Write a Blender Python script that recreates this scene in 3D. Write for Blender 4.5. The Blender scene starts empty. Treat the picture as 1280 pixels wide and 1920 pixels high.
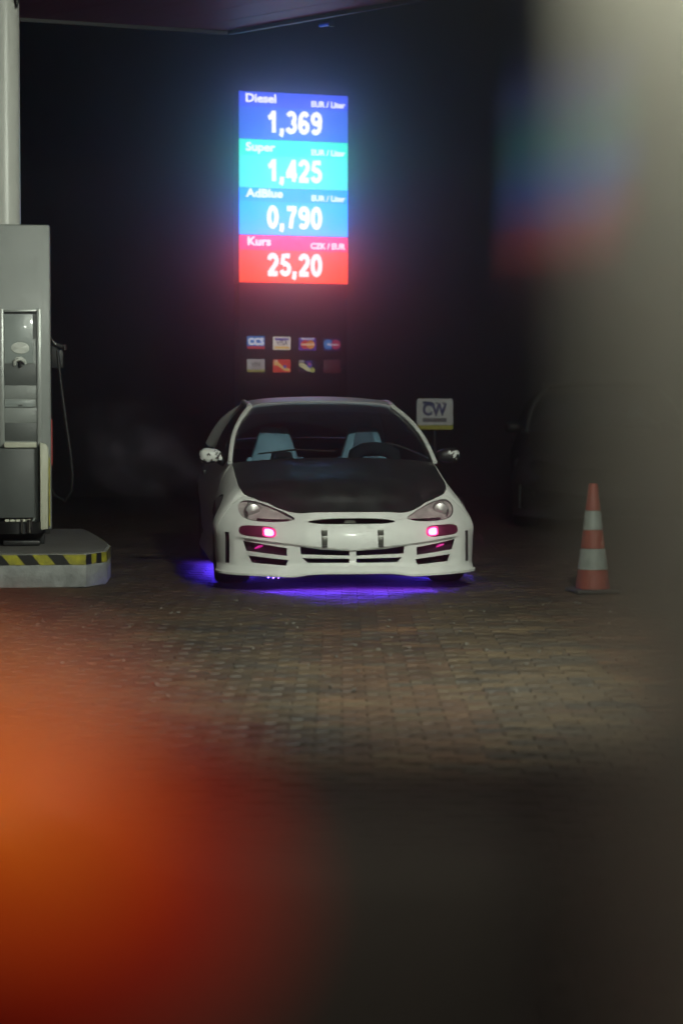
import bpy, bmesh, math, random
from mathutils import Vector, Matrix
from mathutils.bvhtree import BVHTree
random.seed(7)
R = math.radians
sc = bpy.context.scene
COL = sc.collection

# ------------------------------------------------------------------ camera
CAM_Z = 1.2
cam = bpy.data.cameras.new('camera'); cam_o = bpy.data.objects.new('camera', cam); COL.objects.link(cam_o)
cam.sensor_fit = 'HORIZONTAL'; cam.sensor_width = 24.0; cam.lens = 75.0
cam_o.location = (0, 0, CAM_Z); cam_o.rotation_euler = (R(90) - math.atan(197 / 4000), 0, 0)
cam.clip_start = 0.02; cam.clip_end = 400
cam.dof.use_dof = True; cam.dof.focus_distance = 14.6; cam.dof.aperture_fstop = 1.8
sc.camera = cam_o
# ------------------------------------------------------------------ world, exposure
w = bpy.data.worlds.new('World'); sc.world = w; w.use_nodes = True
bg = w.node_tree.nodes['Background']; bg.inputs[0].default_value = (0.80, 0.84, 1.0, 1); bg.inputs[1].default_value = 0.047
sc.view_settings.view_transform = 'Standard'; sc.view_settings.look = 'None'
sc.view_settings.exposure = 0; sc.view_settings.gamma = 1; sc.view_settings.use_curve_mapping = False
sc.render.engine = 'CYCLES'
sc.cycles.use_denoising = True
sc.cycles.max_bounces = 8; sc.cycles.volume_bounces = 0; sc.cycles.transparent_max_bounces = 16
sc.cycles.sample_clamp_indirect = 4.0; sc.cycles.caustics_reflective = False; sc.cycles.caustics_refractive = False
# lamp powers (each lamp is built with its fixture further down)
CANOPY_W = 5000.0
ADDED_LAMP_W = 0.66  # added, unseen lamp above the near column
SIGN_K = 1.0
GLOW_K = 1.0
LENS_GLOW_D = 0.041

# ------------------------------------------------------------------ helpers
F = 4000.0
PITCH = math.atan(197 / 4000)
def at(px, py, d):
    """world point on the ray through photo pixel (px,py) at forward distance d"""
    u = (px - 640) / F; v = (960 - py) / F
    cy = math.cos(PITCH) + v * math.sin(PITCH); cz = -math.sin(PITCH) + v * math.cos(PITCH)
    return Vector((u / cy * d, d, CAM_Z + cz / cy * d))

def tag(o, label=None, cat=None, group=None, kind=None):
    if label: o['label'] = label
    if cat: o['category'] = cat
    if group: o['group'] = group
    if kind: o['kind'] = kind
    return o
def empty(name, loc=(0, 0, 0), rz=0, label=None, cat=None, group=None):
    o = bpy.data.objects.new(name, None); COL.objects.link(o)
    o.location = loc; o.rotation_euler = (0, 0, rz); o.empty_display_size = .2
    return tag(o, label, cat, group)
def link(name, me, mat=None, parent=None, smooth=None):
    o = bpy.data.objects.new(name, me); COL.objects.link(o)
    if mat is not None:
        for m in (mat if isinstance(mat, (list, tuple)) else [mat]): me.materials.append(m)
    if parent: o.parent = parent
    if smooth is not None:
        me.polygons.foreach_set('use_smooth', [True] * len(me.polygons))
        if smooth < 180: me.set_sharp_from_angle(angle=R(smooth))
    return o
def obj(name, bm, mat=None, parent=None, smooth=None, bevel=0, kind=None):
    me = bpy.data.meshes.new(name)
    bmesh.ops.recalc_face_normals(bm, faces=bm.faces)
    bm.to_mesh(me); bm.free()
    o = link(name, me, mat, parent, smooth)
    if bevel:
        m = o.modifiers.new('bevel', 'BEVEL'); m.width = bevel; m.segments = 2; m.limit_method = 'ANGLE'; m.angle_limit = R(40)
        bake(o)
        if smooth is None:
            o.data.polygons.foreach_set('use_smooth', [True] * len(o.data.polygons)); o.data.set_sharp_from_angle(angle=R(30))
    if kind: o['kind'] = kind
    return o
def bake(o):
    dg = bpy.context.evaluated_depsgraph_get(); dg.update()
    me = bpy.data.meshes.new_from_object(o.evaluated_get(dg), depsgraph=dg)
    old = o.data; o.modifiers.clear(); o.data = me; me.name = o.name
    bpy.data.meshes.remove(old)
def box(bm, lo, hi, M=None):
    vs = [bm.verts.new((x, y, z)) for x in (lo[0], hi[0]) for y in (lo[1], hi[1]) for z in (lo[2], hi[2])]
    for f in ((0, 1, 3, 2), (4, 6, 7, 5), (0, 4, 5, 1), (2, 3, 7, 6), (0, 2, 6, 4), (1, 5, 7, 3)): bm.faces.new([vs[i] for i in f])
    if M is not None: bmesh.ops.transform(bm, matrix=M, verts=vs)
    return vs
def turn(o, corner, target, a):
    c, s_ = math.cos(a), math.sin(a)
    o.rotation_euler = (0, 0, a); o.location = (target[0] - (c * corner[0] - s_ * corner[1]), target[1] - (s_ * corner[0] + c * corner[1]), o.location.z)
def boxo(name, lo, hi, mat, parent=None, bevel=0.0, M=None):
    bm = bmesh.new(); box(bm, lo, hi, M); return obj(name, bm, mat, parent, None, bevel)
def tube(bm, pts, rad, n=10, caps=True, scale=(1, 1)):
    pts = [Vector(p) for p in pts]; rings = []
    rads = rad if isinstance(rad, (list, tuple)) else [rad] * len(pts)
    up = None
    for i, p in enumerate(pts):
        t = (pts[min(i + 1, len(pts) - 1)] - pts[max(i - 1, 0)]).normalized()
        if up is None:
            up = Vector((0, 0, 1)) if abs(t.z) < .9 else Vector((0, 1, 0))
        a = t.cross(up).normalized(); b = a.cross(t).normalized(); up = b
        rings.append([bm.verts.new(p + (a * math.cos(k / n * 2 * math.pi) * scale[0] + b * math.sin(k / n * 2 * math.pi) * scale[1]) * rads[i]) for k in range(n)])
    for r0, r1 in zip(rings, rings[1:]):
        for k in range(n): bm.faces.new((r0[k], r0[(k + 1) % n], r1[(k + 1) % n], r1[k]))
    if caps: bm.faces.new(rings[0][::-1]); bm.faces.new(rings[-1])
def lathe(bm, prof, n=32, M=None, close=True):
    rings = []; vs = []
    for r, z in prof:
        ring = [bm.verts.new((r * math.cos(k / n * 2 * math.pi), r * math.sin(k / n * 2 * math.pi), z)) for k in range(n)]
        rings.append(ring); vs += ring
    for r0, r1 in zip(rings, rings[1:]):
        for k in range(n): bm.faces.new((r0[k], r0[(k + 1) % n], r1[(k + 1) % n], r1[k]))
    if close: bm.faces.new(rings[0][::-1]); bm.faces.new(rings[-1])
    if M is not None: bmesh.ops.transform(bm, matrix=M, verts=vs)
def prism(bm, poly, axis, a, b):
    """extrude 2-D polygon along axis from a to b"""
    def P(p, t): return {'x': (t, p[0], p[1]), 'y': (p[0], t, p[1]), 'z': (p[0], p[1], t)}[axis]
    v0 = [bm.verts.new(P(p, a)) for p in poly]; v1 = [bm.verts.new(P(p, b)) for p in poly]
    n = len(poly); bm.faces.new(v0[::-1]); bm.faces.new(v1)
    for k in range(n): bm.faces.new((v0[k], v0[(k + 1) % n], v1[(k + 1) % n], v1[k]))
    return v0 + v1
def text_mesh(s, size, bold=0.0, depth=0.002, align='LEFT', sx=1.0):
    cu = bpy.data.curves.new('lettering', 'FONT'); cu.body = s; cu.size = size; cu.offset = bold; cu.extrude = depth; cu.align_x = align; cu.resolution_u = 3
    o = bpy.data.objects.new('lettering', cu); COL.objects.link(o)
    dg = bpy.context.evaluated_depsgraph_get(); dg.update()
    me = bpy.data.meshes.new_from_object(o.evaluated_get(dg), depsgraph=dg)
    bpy.data.objects.remove(o); bpy.data.curves.remove(cu)
    me.name = 'lettering'
    me.transform(Matrix(((sx, 0, 0, 0), (0, 0, -1, 0), (0, 1, 0, 0), (0, 0, 0, 1))))  # upright, facing -y
    return me
def lettering(s, size, loc, mat, parent, bold=0.0, depth=0.002, align='LEFT', sx=1.0):
    o = link('lettering', text_mesh(s, size, bold, depth, align, sx), mat, parent); o.location = loc
    return o

def arc(cx, cz, rx, rz, a0, a1, n=10): return [(cx + rx * math.cos(R(a0 + (a1 - a0) * k / n)), cz + rz * math.sin(R(a0 + (a1 - a0) * k / n))) for k in range(n + 1)]
SIX = arc(.31, .62, .24, .33, 35, 180, 8) + [(.07, .34)]
GLYPH = {'0': [arc(.31, .5, .22, .42, 0, 360, 20)], '1': [[(.38, .0), (.38, 1.0)], [(.06, .66), (.20, .72), (.33, .88)]],
    '2': [arc(.31, .68, .22, .24, 170, -20, 10) + [(.42, .46), (.10, .09)], [(.02, .085), (.58, .085)]],
    '3': [arc(.30, .70, .20, .22, 160, -80, 10), arc(.29, .30, .23, .22, 85, -165, 12)],
    '4': [[(.44, .0), (.44, 1.0)], [(.42, .92), (.08, .34)], [(.0, .29), (.62, .29)]],
    '5': [[(.56, .91), (.19, .91), (.13, .50)], arc(.30, .32, .23, .24, 130, -165, 12)],
    '6': [arc(.31, .30, .21, .22, 0, 360, 16), arc(.34, .58, .24, .34, 40, 185, 9) + [(.10, .30)]],
    '7': [[(.04, .91), (.58, .91)], [(.52, .88), (.34, .5), (.25, 0)]],
    '9': [arc(.31, .70, .21, .22, 0, 360, 16), [(.52, .70)] + arc(.28, .42, .24, .34, 5, -140, 9)],
    ',': [[(.15, .21), (.15, .0)], [(.16, .02), (.08, -.16)]]}
def digits(s, h, wx, loc, m, parent, th=.235, dep=.004):
    """bold stroked numerals, facing -y, centred on loc"""
    adv = {',': .36}; tot = sum(adv.get(c, .72) for c in s); x0 = -tot / 2
    bm = bmesh.new()
    for c in s:
        ox = x0 + (.05 if c != ',' else .02)
        for pl in GLYPH[c]:
            cl = pl[0] == pl[-1] or math.dist(pl[0], pl[-1]) < 1e-6; n = len(pl); L = []; Rr = []
            for i, p in enumerate(pl):
                a = pl[i - 1] if i else (pl[-2] if cl else p); b = pl[i + 1] if i < n - 1 else (pl[1] if cl else p)
                dx, dz = b[0] - a[0], b[1] - a[1]; l = math.hypot(dx, dz) or 1; nx, nz = -dz / l * th / 2, dx / l * th / 2
                L.append((p[0] + nx, p[1] + nz)); Rr.append((p[0] - nx, p[1] - nz))
            def V(q, y): return bm.verts.new(((ox + q[0]) * wx, y, q[1] * h))
            f = [(V(a, -dep), V(b, -dep), V(a, 0), V(b, 0)) for a, b in zip(L, Rr)]
            for a, b in zip(f, f[1:]):
                bm.faces.new((a[0], a[1], b[1], b[0])); bm.faces.new((a[0], b[0], b[2], a[2])); bm.faces.new((a[1], a[3], b[3], b[1]))
        x0 += adv.get(c, .72)
    o = obj('lettering', bm, m, parent); o.location = loc; return o

# ------------------------------------------------------------------ materials
def mat(name, col=(.5, .5, .5), rough=.5, metal=0, noise=0, nscale=8, bump=0, bscale=60, coat=0, rvar=0, col2=None, spec=.5, emit=None, estr=0, detail=4):
    m = bpy.data.materials.new(name); m.use_nodes = True
    nt = m.node_tree; b = nt.nodes['Principled BSDF']
    b.inputs['Base Color'].default_value = (*col, 1); b.inputs['Roughness'].default_value = rough; b.inputs['Metallic'].default_value = metal
    b.inputs['Coat Weight'].default_value = coat; b.inputs['Coat Roughness'].default_value = .08; b.inputs['Specular IOR Level'].default_value = spec
    tc = nt.nodes.new('ShaderNodeTexCoord')
    if noise or rvar or col2:
        n = nt.nodes.new('ShaderNodeTexNoise'); n.inputs['Scale'].default_value = nscale; n.inputs['Detail'].default_value = detail + 2; n.inputs['Roughness'].default_value = .65
        nt.links.new(tc.outputs['Object'], n.inputs['Vector'])
        r = nt.nodes.new('ShaderNodeValToRGB'); r.color_ramp.elements[0].position = .35; r.color_ramp.elements[1].position = .68
        c2 = col2 if col2 else tuple(c * (1 - noise) for c in col)
        r.color_ramp.elements[0].color = (*c2, 1); r.color_ramp.elements[1].color = (*col, 1)
        nt.links.new(n.outputs['Fac'], r.inputs['Fac']); nt.links.new(r.outputs['Color'], b.inputs['Base Color'])
        if rvar:
            mr = nt.nodes.new('ShaderNodeMapRange'); mr.inputs[1].default_value = .3; mr.inputs[2].default_value = .7
            mr.inputs[3].default_value = max(.02, rough - rvar); mr.inputs[4].default_value = min(1, rough + rvar)
            nt.links.new(n.outputs['Fac'], mr.inputs[0]); nt.links.new(mr.outputs[0], b.inputs['Roughness'])
    if bump:
        n2 = nt.nodes.new('ShaderNodeTexNoise'); n2.inputs['Scale'].default_value = bscale; n2.inputs['Detail'].default_value = 5
        nt.links.new(tc.outputs['Object'], n2.inputs['Vector'])
        bp = nt.nodes.new('ShaderNodeBump'); bp.inputs['Strength'].default_value = bump; bp.inputs['Distance'].default_value = .01
        nt.links.new(n2.outputs['Fac'], bp.inputs['Height']); nt.links.new(bp.outputs['Normal'], b.inputs['Normal'])
    if emit: b.inputs['Emission Color'].default_value = (*emit, 1); b.inputs['Emission Strength'].default_value = estr
    return m
def glass(name, tint=(.8, .85, .9), rough=.02):
    m = bpy.data.materials.new(name); m.use_nodes = True; nt = m.node_tree; nt.nodes.clear()
    o = nt.nodes.new('ShaderNodeOutputMaterial'); mix = nt.nodes.new('ShaderNodeMixShader'); lw = nt.nodes.new('ShaderNodeLayerWeight'); lw.inputs[0].default_value = .5; pw = nt.nodes.new('ShaderNodeMath'); pw.operation = 'POWER'; pw.inputs[1].default_value = 5; nt.links.new(lw.outputs['Facing'], pw.inputs[0]); fr = nt.nodes.new('ShaderNodeMath'); fr.operation = 'MULTIPLY_ADD'; fr.inputs[1].default_value = .9; fr.inputs[2].default_value = .035; nt.links.new(pw.outputs[0], fr.inputs[0])
    t = nt.nodes.new('ShaderNodeBsdfTransparent'); t.inputs[0].default_value = (*tint, 1)
    g = nt.nodes.new('ShaderNodeBsdfGlossy'); g.inputs['Roughness'].default_value = rough
    nt.links.new(fr.outputs[0], mix.inputs[0]); nt.links.new(t.outputs[0], mix.inputs[1]); nt.links.new(g.outputs[0], mix.inputs[2]); nt.links.new(mix.outputs[0], o.inputs[0])
    return m
M = {}
M['white'] = mat('white_paint', (.80, .82, .78), .48, noise=.14, nscale=6, coat=.06, rvar=.10, bump=.03, bscale=9)
M['carbon'] = mat('black_bonnet_vinyl', (.020, .023, .023), .40, col2=(.011, .012, .012), nscale=6, rvar=.13, bump=.12, bscale=14, coat=.0)
M['roofblack'] = mat('pale_roof_paint', (.42, .42, .44), .4)
M['plastic'] = mat('black_plastic', (.012, .012, .012), .5, bump=.1, bscale=200)
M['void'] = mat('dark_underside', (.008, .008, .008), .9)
M['rubber'] = mat('tyre_rubber', (.014, .014, .014), .8, bump=.2, bscale=90)
M['chrome'] = mat('chrome', (.75, .75, .73), .12, 1, rvar=.06, nscale=30)
M['reflector'] = mat('lamp_reflector', (.80, .75, .74), .35, .0, bump=.6, bscale=22, noise=.45, nscale=11)
M['glass'] = glass('clear_glass', (.80, .88, .92))
M['silver'] = mat('silvered_bowl', (.50, .48, .47), .3, .5)
M['lens'] = glass('lamp_lens', (.95, .93, .93), .04)
M['smoked'] = glass('smoked_glass', (.06, .06, .07))
M['redlens'] = mat('dark_red_lens', (.09, .012, .03), .15, coat=.5)
M['seat'] = mat('pale_seat_shell', (.40, .52, .58), .45, noise=.25, nscale=5)
M['fabric'] = mat('black_fabric', (.015, .015, .016), .9)
M['pink'] = mat('pink_bulb', (.8, .2, .5), .3, emit=(1.0, .16, .42), estr=9)
M['pinkrim'] = mat('pink_lens_glow', (.5, .05, .2), .25, emit=(1.0, .02, .22), estr=1.3)
M['magenta'] = mat('magenta_glint', (.5, .05, .3), .3, emit=(1.0, .02, .40), estr=.8)  # glow stands in for a magenta reflection in the fog lens
M['led'] = mat('violet_led', (.2, .1, .8), .4, emit=(.075, .035, 1.0), estr=380 * GLOW_K)
M['leddot'] = mat('violet_led_chip', (.2, .1, .8), .4, emit=(.3, .16, 1.0), estr=12)
M['pump'] = mat('pump_grey_paint', (.30, .32, .305), .45, noise=.14, nscale=3, rvar=.08, bump=.03, bscale=30)
M['pumpdark'] = mat('pump_dark_panel', (.115, .125, .12), .5, noise=.2, nscale=6)
M['pumplight'] = mat('pump_light_panel', (.36, .40, .385), .35, noise=.15, nscale=4, coat=.2)
M['trim'] = mat('pump_metal_trim', (.40, .42, .40), .35, .3)
M['cream'] = mat('cream_plastic', (.66, .66, .52), .5, noise=.15, nscale=5)
M['offwhite'] = mat('off_white_enamel', (.72, .74, .68), .35, noise=.08)
M['red'] = mat('red_paint', (.45, .03, .025), .45)
M['wallmat'] = mat('dark_backdrop', (.05, .05, .053), .9, noise=.5, nscale=1.2, bump=.2)
M['column'] = mat('white_column_paint', (.80, .81, .75), .35, noise=.10, nscale=2.5, rvar=.06)
M['concrete'] = mat('painted_concrete', (.42, .435, .42), .85, noise=.5, nscale=9, bump=.6, bscale=28)
M['concretetop'] = mat('worn_concrete', (.17, .165, .15), .9, noise=.4, nscale=6, bump=.4, bscale=40)
M['yellow'] = mat('hazard_yellow', (.50, .46, .02), .6, col2=(.20, .18, .03), nscale=22)
M['black'] = mat('hazard_black', (.016, .016, .015), .7, noise=.3, nscale=14)
M['dark'] = mat('dark_metal', (.02, .02, .022), .45, noise=.2)
M['board'] = mat('dark_sign_board', (.010, .008, .010), .85, spec=.08, noise=.15, nscale=2)
M['canopy'] = mat('canopy_pink_spill', (.62, .14, .32), .45, .1, noise=.15, nscale=3, bump=.5, bscale=2.2)  # pink light of the sign put into the sheet's base colour
M['conered'] = mat('cone_orange', (.20, .024, .010), .6, noise=.2, nscale=12)
M['conewhite'] = mat('cone_reflective_white', (.21, .24, .22), .4, noise=.25, nscale=15, bump=.1)
M['signwhite'] = mat('sign_white', (.8, .8, .8), .5, noise=.1)
M['signblue'] = mat('sign_blue', (.035, .04, .20), .5)
M['signgrey'] = mat('sign_grey', (.15, .14, .17), .5)
M['signyellow'] = mat('sign_yellow', (.55, .50, .03), .5)
M['foreground'] = mat('near_column_enamel', (.55, .55, .48), .6, noise=.06, nscale=6, spec=.25)
M['gloss'] = mat('dark_gloss_strip', (.02, .02, .018), .15, spec=.4)
M['plank'] = mat('weathered_dark_board', (.065, .054, .050), .7, noise=.3, nscale=12)

# ------------------------------------------------------------------ ground
def ground_mat():
    m = bpy.data.materials.new('paving_bed'); m.use_nodes = True; nt = m.node_tree; b = nt.nodes['Principled BSDF']; b.inputs['Roughness'].default_value = .9
    tc = nt.nodes.new('ShaderNodeTexCoord'); br = nt.nodes.new('ShaderNodeTexBrick'); br.inputs['Scale'].default_value = 4.4
    br.inputs['Color1'].default_value = (.05, .042, .034, 1); br.inputs['Color2'].default_value = (.035, .03, .026, 1); br.inputs['Mortar'].default_value = (.012, .011, .010, 1)
    br.inputs['Mortar Size'].default_value = .02
    nt.links.new(tc.outputs['Object'], br.inputs['Vector']); nt.links.new(br.outputs['Color'], b.inputs['Base Color'])
    return m
bm = bmesh.new(); v = [bm.verts.new(p) for p in ((-60, -30, -.02), (60, -30, -.02), (60, 90, -.02), (-60, 90, -.02))]; bm.faces.new(v)
tag(obj('ground', bm, ground_mat()), kind='structure')

def paver_mat():
    m = bpy.data.materials.new('concrete_paver'); m.use_nodes = True; nt = m.node_tree; b = nt.nodes['Principled BSDF']
    a = nt.nodes.new('ShaderNodeAttribute'); a.attribute_name = 'tint'
    g = nt.nodes.new('ShaderNodeNewGeometry')
    n = nt.nodes.new('ShaderNodeTexNoise'); n.inputs['Scale'].default_value = 1.1; n.inputs['Detail'].default_value = 6; n.inputs['Roughness'].default_value = .7
    n2 = nt.nodes.new('ShaderNodeTexNoise'); n2.inputs['Scale'].default_value = 90; n2.inputs['Detail'].default_value = 3
    nt.links.new(g.outputs['Position'], n.inputs['Vector']); nt.links.new(g.outputs['Position'], n2.inputs['Vector'])
    mr = nt.nodes.new('ShaderNodeMapRange'); mr.inputs[1].default_value = .3; mr.inputs[2].default_value = .7; mr.inputs[3].default_value = .42; mr.inputs[4].default_value = 1.25
    nt.links.new(n.outputs['Fac'], mr.inputs[0])
    mr2 = nt.nodes.new('ShaderNodeMapRange'); mr2.inputs[1].default_value = .25; mr2.inputs[2].default_value = .75; mr2.inputs[3].default_value = .6; mr2.inputs[4].default_value = 1.35
    nt.links.new(n2.outputs['Fac'], mr2.inputs[0])
    mu = nt.nodes.new('ShaderNodeMath'); mu.operation = 'MULTIPLY'; nt.links.new(mr.outputs[0], mu.inputs[0]); nt.links.new(mr2.outputs[0], mu.inputs[1])
    mx = nt.nodes.new('ShaderNodeVectorMath'); mx.operation = 'SCALE'; nt.links.new(a.outputs['Color'], mx.inputs[0]); nt.links.new(mu.outputs[0], mx.inputs['Scale'])
    nt.links.new(mx.outputs[0], b.inputs['Base Color'])
    rr = nt.nodes.new('ShaderNodeMapRange'); rr.inputs[1].default_value = .3; rr.inputs[2].default_value = .7; rr.inputs[3].default_value = .55; rr.inputs[4].default_value = .9
    nt.links.new(n.outputs['Fac'], rr.inputs[0]); nt.links.new(rr.outputs[0], b.inputs['Roughness'])
    bp = nt.nodes.new('ShaderNodeBump'); bp.inputs['Strength'].default_value = .5; bp.inputs['Distance'].default_value = .003
    nt.links.new(n2.outputs['Fac'], bp.inputs['Height']); nt.links.new(bp.outputs['Normal'], b.inputs['Normal'])
    return m
M['paver'] = paver_mat()
PL, PW, AMP = .20, .10, .021
def paver_outline(inset):
    xs = [-.5, -.25, 0, .25, .5]; off = [0, AMP, 0, -AMP, 0]
    h = PW / 2 - .0035 - inset; l = 1 - 2 * (.0012 + inset * .6) / PL
    lo = [(x * PL * l, -h + o) for x, o in zip(xs, off)]; hi = [(x * PL * l, h + o) for x, o in zip(xs, off)]
    return lo + hi[::-1]
OUT0, OUT1 = paver_outline(0), paver_outline(.006)
NO = len(OUT0)
TINTS = [(.082, .053, .025), (.070, .047, .024), (.092, .061, .029), (.080, .041, .018), (.087, .043, .019), (.054, .041, .026)]
def paver_tint(x, y):
    # reddish courses run away from the camera between greyer ones
    band = math.sin(x * 2 * math.pi / 1.35 + .6 + .2 * math.sin(y * .7))
    r = random.random()
    if band > .25 and r < .75: return random.choice((3, 4))
    return random.choice((0, 1, 2, 5)) if r < .93 else 3
def paver_geo(cx, cy, dz, tx, ty):
    vs = []
    for ring, z in ((OUT0, -.016), (OUT0, -.006), (OUT1, 0)):
        for px, py in ring: vs.append((cx + px, cy + py, z + dz + px * tx + py * ty))
    fs = []
    for r in range(2):
        for k in range(NO): fs.append((r * NO + k, r * NO + (k + 1) % NO, (r + 1) * NO + (k + 1) % NO, (r + 1) * NO + k))
    fs.append((2 * NO, 2 * NO + 1, 2 * NO + 8, 2 * NO + 9)); fs.append((2 * NO + 1, 2 * NO + 2, 2 * NO + 7, 2 * NO + 8))
    fs.append((2 * NO + 2, 2 * NO + 3, 2 * NO + 6, 2 * NO + 7)); fs.append((2 * NO + 3, 2 * NO + 4, 2 * NO + 5, 2 * NO + 6))
    return vs, fs
spots = []
j = 0; y = -1.0
while y < 24:
    x = -7.5 + (PL / 2 if j % 2 else 0)
    while x < 7.5:
        spots.append((x, y)); x += PL
    y += PW; j += 1
def in_view(x, y): return 4.0 < y < 14 and abs(x) < y * .158
near = sorted([s for s in spots if in_view(*s)], key=lambda s: s[1])[:300]
nearset = set(near)
def tint_mesh(me, cols):
    at_ = me.attributes.new('tint', 'FLOAT_COLOR', 'FACE')
    flat = []
    for c in cols: flat += [c[0], c[1], c[2], 1.0]
    at_.data.foreach_set('color', flat)
V, Fc, C = [], [], []
for (x, y) in spots:
    if (x, y) in nearset: continue
    vs, fs = paver_geo(x, y, random.uniform(-.002, .002), random.uniform(-.012, .012), random.uniform(-.014, .014))
    n0 = len(V); V += vs; Fc += [tuple(i + n0 for i in f) for f in fs]
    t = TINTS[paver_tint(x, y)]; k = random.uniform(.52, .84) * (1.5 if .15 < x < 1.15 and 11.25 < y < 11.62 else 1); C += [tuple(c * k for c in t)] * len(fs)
me = bpy.data.meshes.new('paving'); me.from_pydata(V, [], Fc); tint_mesh(me, C)
paving = link('paving', me, M['paver']); tag(paving, kind='structure')
pav_meshes = []
for t in TINTS:
    vs, fs = paver_geo(0, 0, 0, 0, 0); me = bpy.data.meshes.new('paver'); me.from_pydata(vs, [], fs); tint_mesh(me, [t] * len(fs)); me.materials.append(M['paver']); pav_meshes.append(me)
for (x, y) in near:
    o = bpy.data.objects.new('paver', pav_meshes[paver_tint(x, y)]); COL.objects.link(o); o.parent = paving
    o.location = (x, y, random.uniform(-.002, .002)); o.rotation_euler = (random.uniform(-.014, .014), random.uniform(-.012, .012), 0)
# grit and scraps lying in the joints
bm = bmesh.new(); rg_ = random.Random(3)
for k in range(130):
    y0 = rg_.uniform(8.5, 13.2); x0 = rg_.uniform(-.15, .14) * y0; r = rg_.choice((.004, .006, .008, .012)); a = rg_.uniform(0, 6.28)
    pts = [(x0 + r * math.cos(a + q) * rg_.uniform(.6, 1.3), y0 + r * math.sin(a + q) * rg_.uniform(.6, 1.3)) for q in (0, 1.3, 2.5, 3.7, 5.0)]
    prism(bm, pts, 'z', .001, .004 + r * .5)
tag(obj('grit', bm, mat('pale_grit', (.20, .18, .15), .9, noise=.6, nscale=3)), kind='stuff')
# ------------------------------------------------------------------ canopy
canopy = empty('canopy', (0, 0, 4.5), 0, 'dark station canopy overhead, sheet tinted pink for the glow of the price sign', 'canopy')
CP = [(-9, 15.95), (-1.0, 18.9), (.69, 17.3), (6.2, 12.1), (6.2, -6), (-9, -6)]
def clip(poly, f):
    out = []
    for i in range(len(poly)):
        a, b = poly[i], poly[(i + 1) % len(poly)]; fa, fb = f(a), f(b)
        if fa >= 0: out.append(a)
        if (fa >= 0) != (fb >= 0):
            t = fa / (fa - fb); out.append((a[0] + t * (b[0] - a[0]), a[1] + t * (b[1] - a[1])))
    return out
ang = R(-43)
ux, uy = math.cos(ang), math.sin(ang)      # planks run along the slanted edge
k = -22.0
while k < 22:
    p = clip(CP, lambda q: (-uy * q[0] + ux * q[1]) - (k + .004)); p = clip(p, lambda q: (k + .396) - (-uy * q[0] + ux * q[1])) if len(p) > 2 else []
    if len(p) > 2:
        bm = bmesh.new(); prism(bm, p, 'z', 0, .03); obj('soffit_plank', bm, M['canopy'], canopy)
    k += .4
bm = bmesh.new(); prism(bm, CP, 'z', .035, .6); obj('roof_deck', bm, M['dark'], canopy)
for i in range(len(CP)):
    a, b = Vector((*CP[i], 0)), Vector((*CP[(i + 1) % len(CP)], 0)); t = (b - a).normalized(); n = Vector((t.y, -t.x, 0))
    if n.dot(a - Vector((-1, 5, 0))) < 0: n = -n
    bm = bmesh.new(); q = [a + n * .004, b + n * .004, b + n * .05, a + n * .05]; prism(bm, [(v.x, v.y) for v in q], 'z', -.03, .62); obj('fascia', bm, M['dark'], canopy)

# canopy luminaires (outside the picture, above the forecourt)
def luminaire(x, y, aim, power, size, label, ang=None):
    t = empty('canopy_light', (x, y, 4.44), 0, label, 'light', 'lights under the canopy')
    bm = bmesh.new(); box(bm, (-.3, -.3, 0), (.3, .3, .055)); obj('housing', bm, M['offwhite'], t, None, .01)
    bm = bmesh.new(); box(bm, (-.26, -.26, -.012), (.26, .26, -.002)); obj('diffuser', bm, M['lampglass'], t)
    L = bpy.data.lights.new('floodlight', 'SPOT'); L.energy = power; L.color = (.93, 1.0, .85); L.shadow_soft_size = size
    L.spot_size = R(ang or 70); L.spot_blend = 1.0
    lo = bpy.data.objects.new('floodlight', L); COL.objects.link(lo); lo.parent = t; lo.location = (0, 0, -.06)
    d = Vector(aim) - Vector((x, y, 4.38)); lo.rotation_euler = d.to_track_quat('-Z', 'Y').to_euler()
M['lampglass'] = mat('lamp_diffuser', (.8, .8, .75), .5, emit=(.98, 1, .88), estr=2.0)
luminaire(1.6, 7.5, (.1, 13.2, .2), CANOPY_W, .18, 'square canopy floodlight above the paving, aimed at the white car', 128)
luminaire(1.0, 4.0, (-2.6, 15.0, 2.4), CANOPY_W * .37, .18, 'square canopy floodlight above the paving, aimed at the fuel pump', 28)

# left column above the pump
cl = empty('canopy_column', (-2.47, 15.75, 0), 0, 'round pale column rising behind the grey fuel pump', 'column')
bm = bmesh.new(); lathe(bm, [(.115, .23), (.115, 4.497)], 40); obj('shaft', bm, M['column'], cl, 60)
bm = bmesh.new(); lathe(bm, [(.2, .225), (.2, .245), (.13, .25)], 24); obj('base_plate', bm, M['dark'], cl)
bm = bmesh.new(); tube(bm, [(.10, -.09, 4.46), (.125, -.1, 4.3), (.128, -.1, 4.16), (.115, -.1, 4.10), (.10, -.09, 4.16), (.105, -.09, 4.46)], .008, 6); obj('cable', bm, M['dark'], cl, 60)
bm = bmesh.new(); box(bm, (.125, -.06, 4.17), (.165, 0, 4.40)); obj('junction_box', bm, M['pumpdark'], cl, None, .006)

# added wall far behind the sign, keeps the background evenly dark
wall = empty('backdrop_wall', (0, 29.0, 0), R(2), 'added dark backdrop wall far behind the price sign', 'wall')
bm = bmesh.new(); box(bm, (-16, .03, -.02), (16, .3, 8.2)); obj('wall_core', bm, M['wallmat'], wall)
for k in range(20): boxo('wall_panel', (-16 + k * 1.6, 0, .25), (-16 + k * 1.6 + 1.59, .028, 8.2), M['wallmat'], wall)
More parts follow.
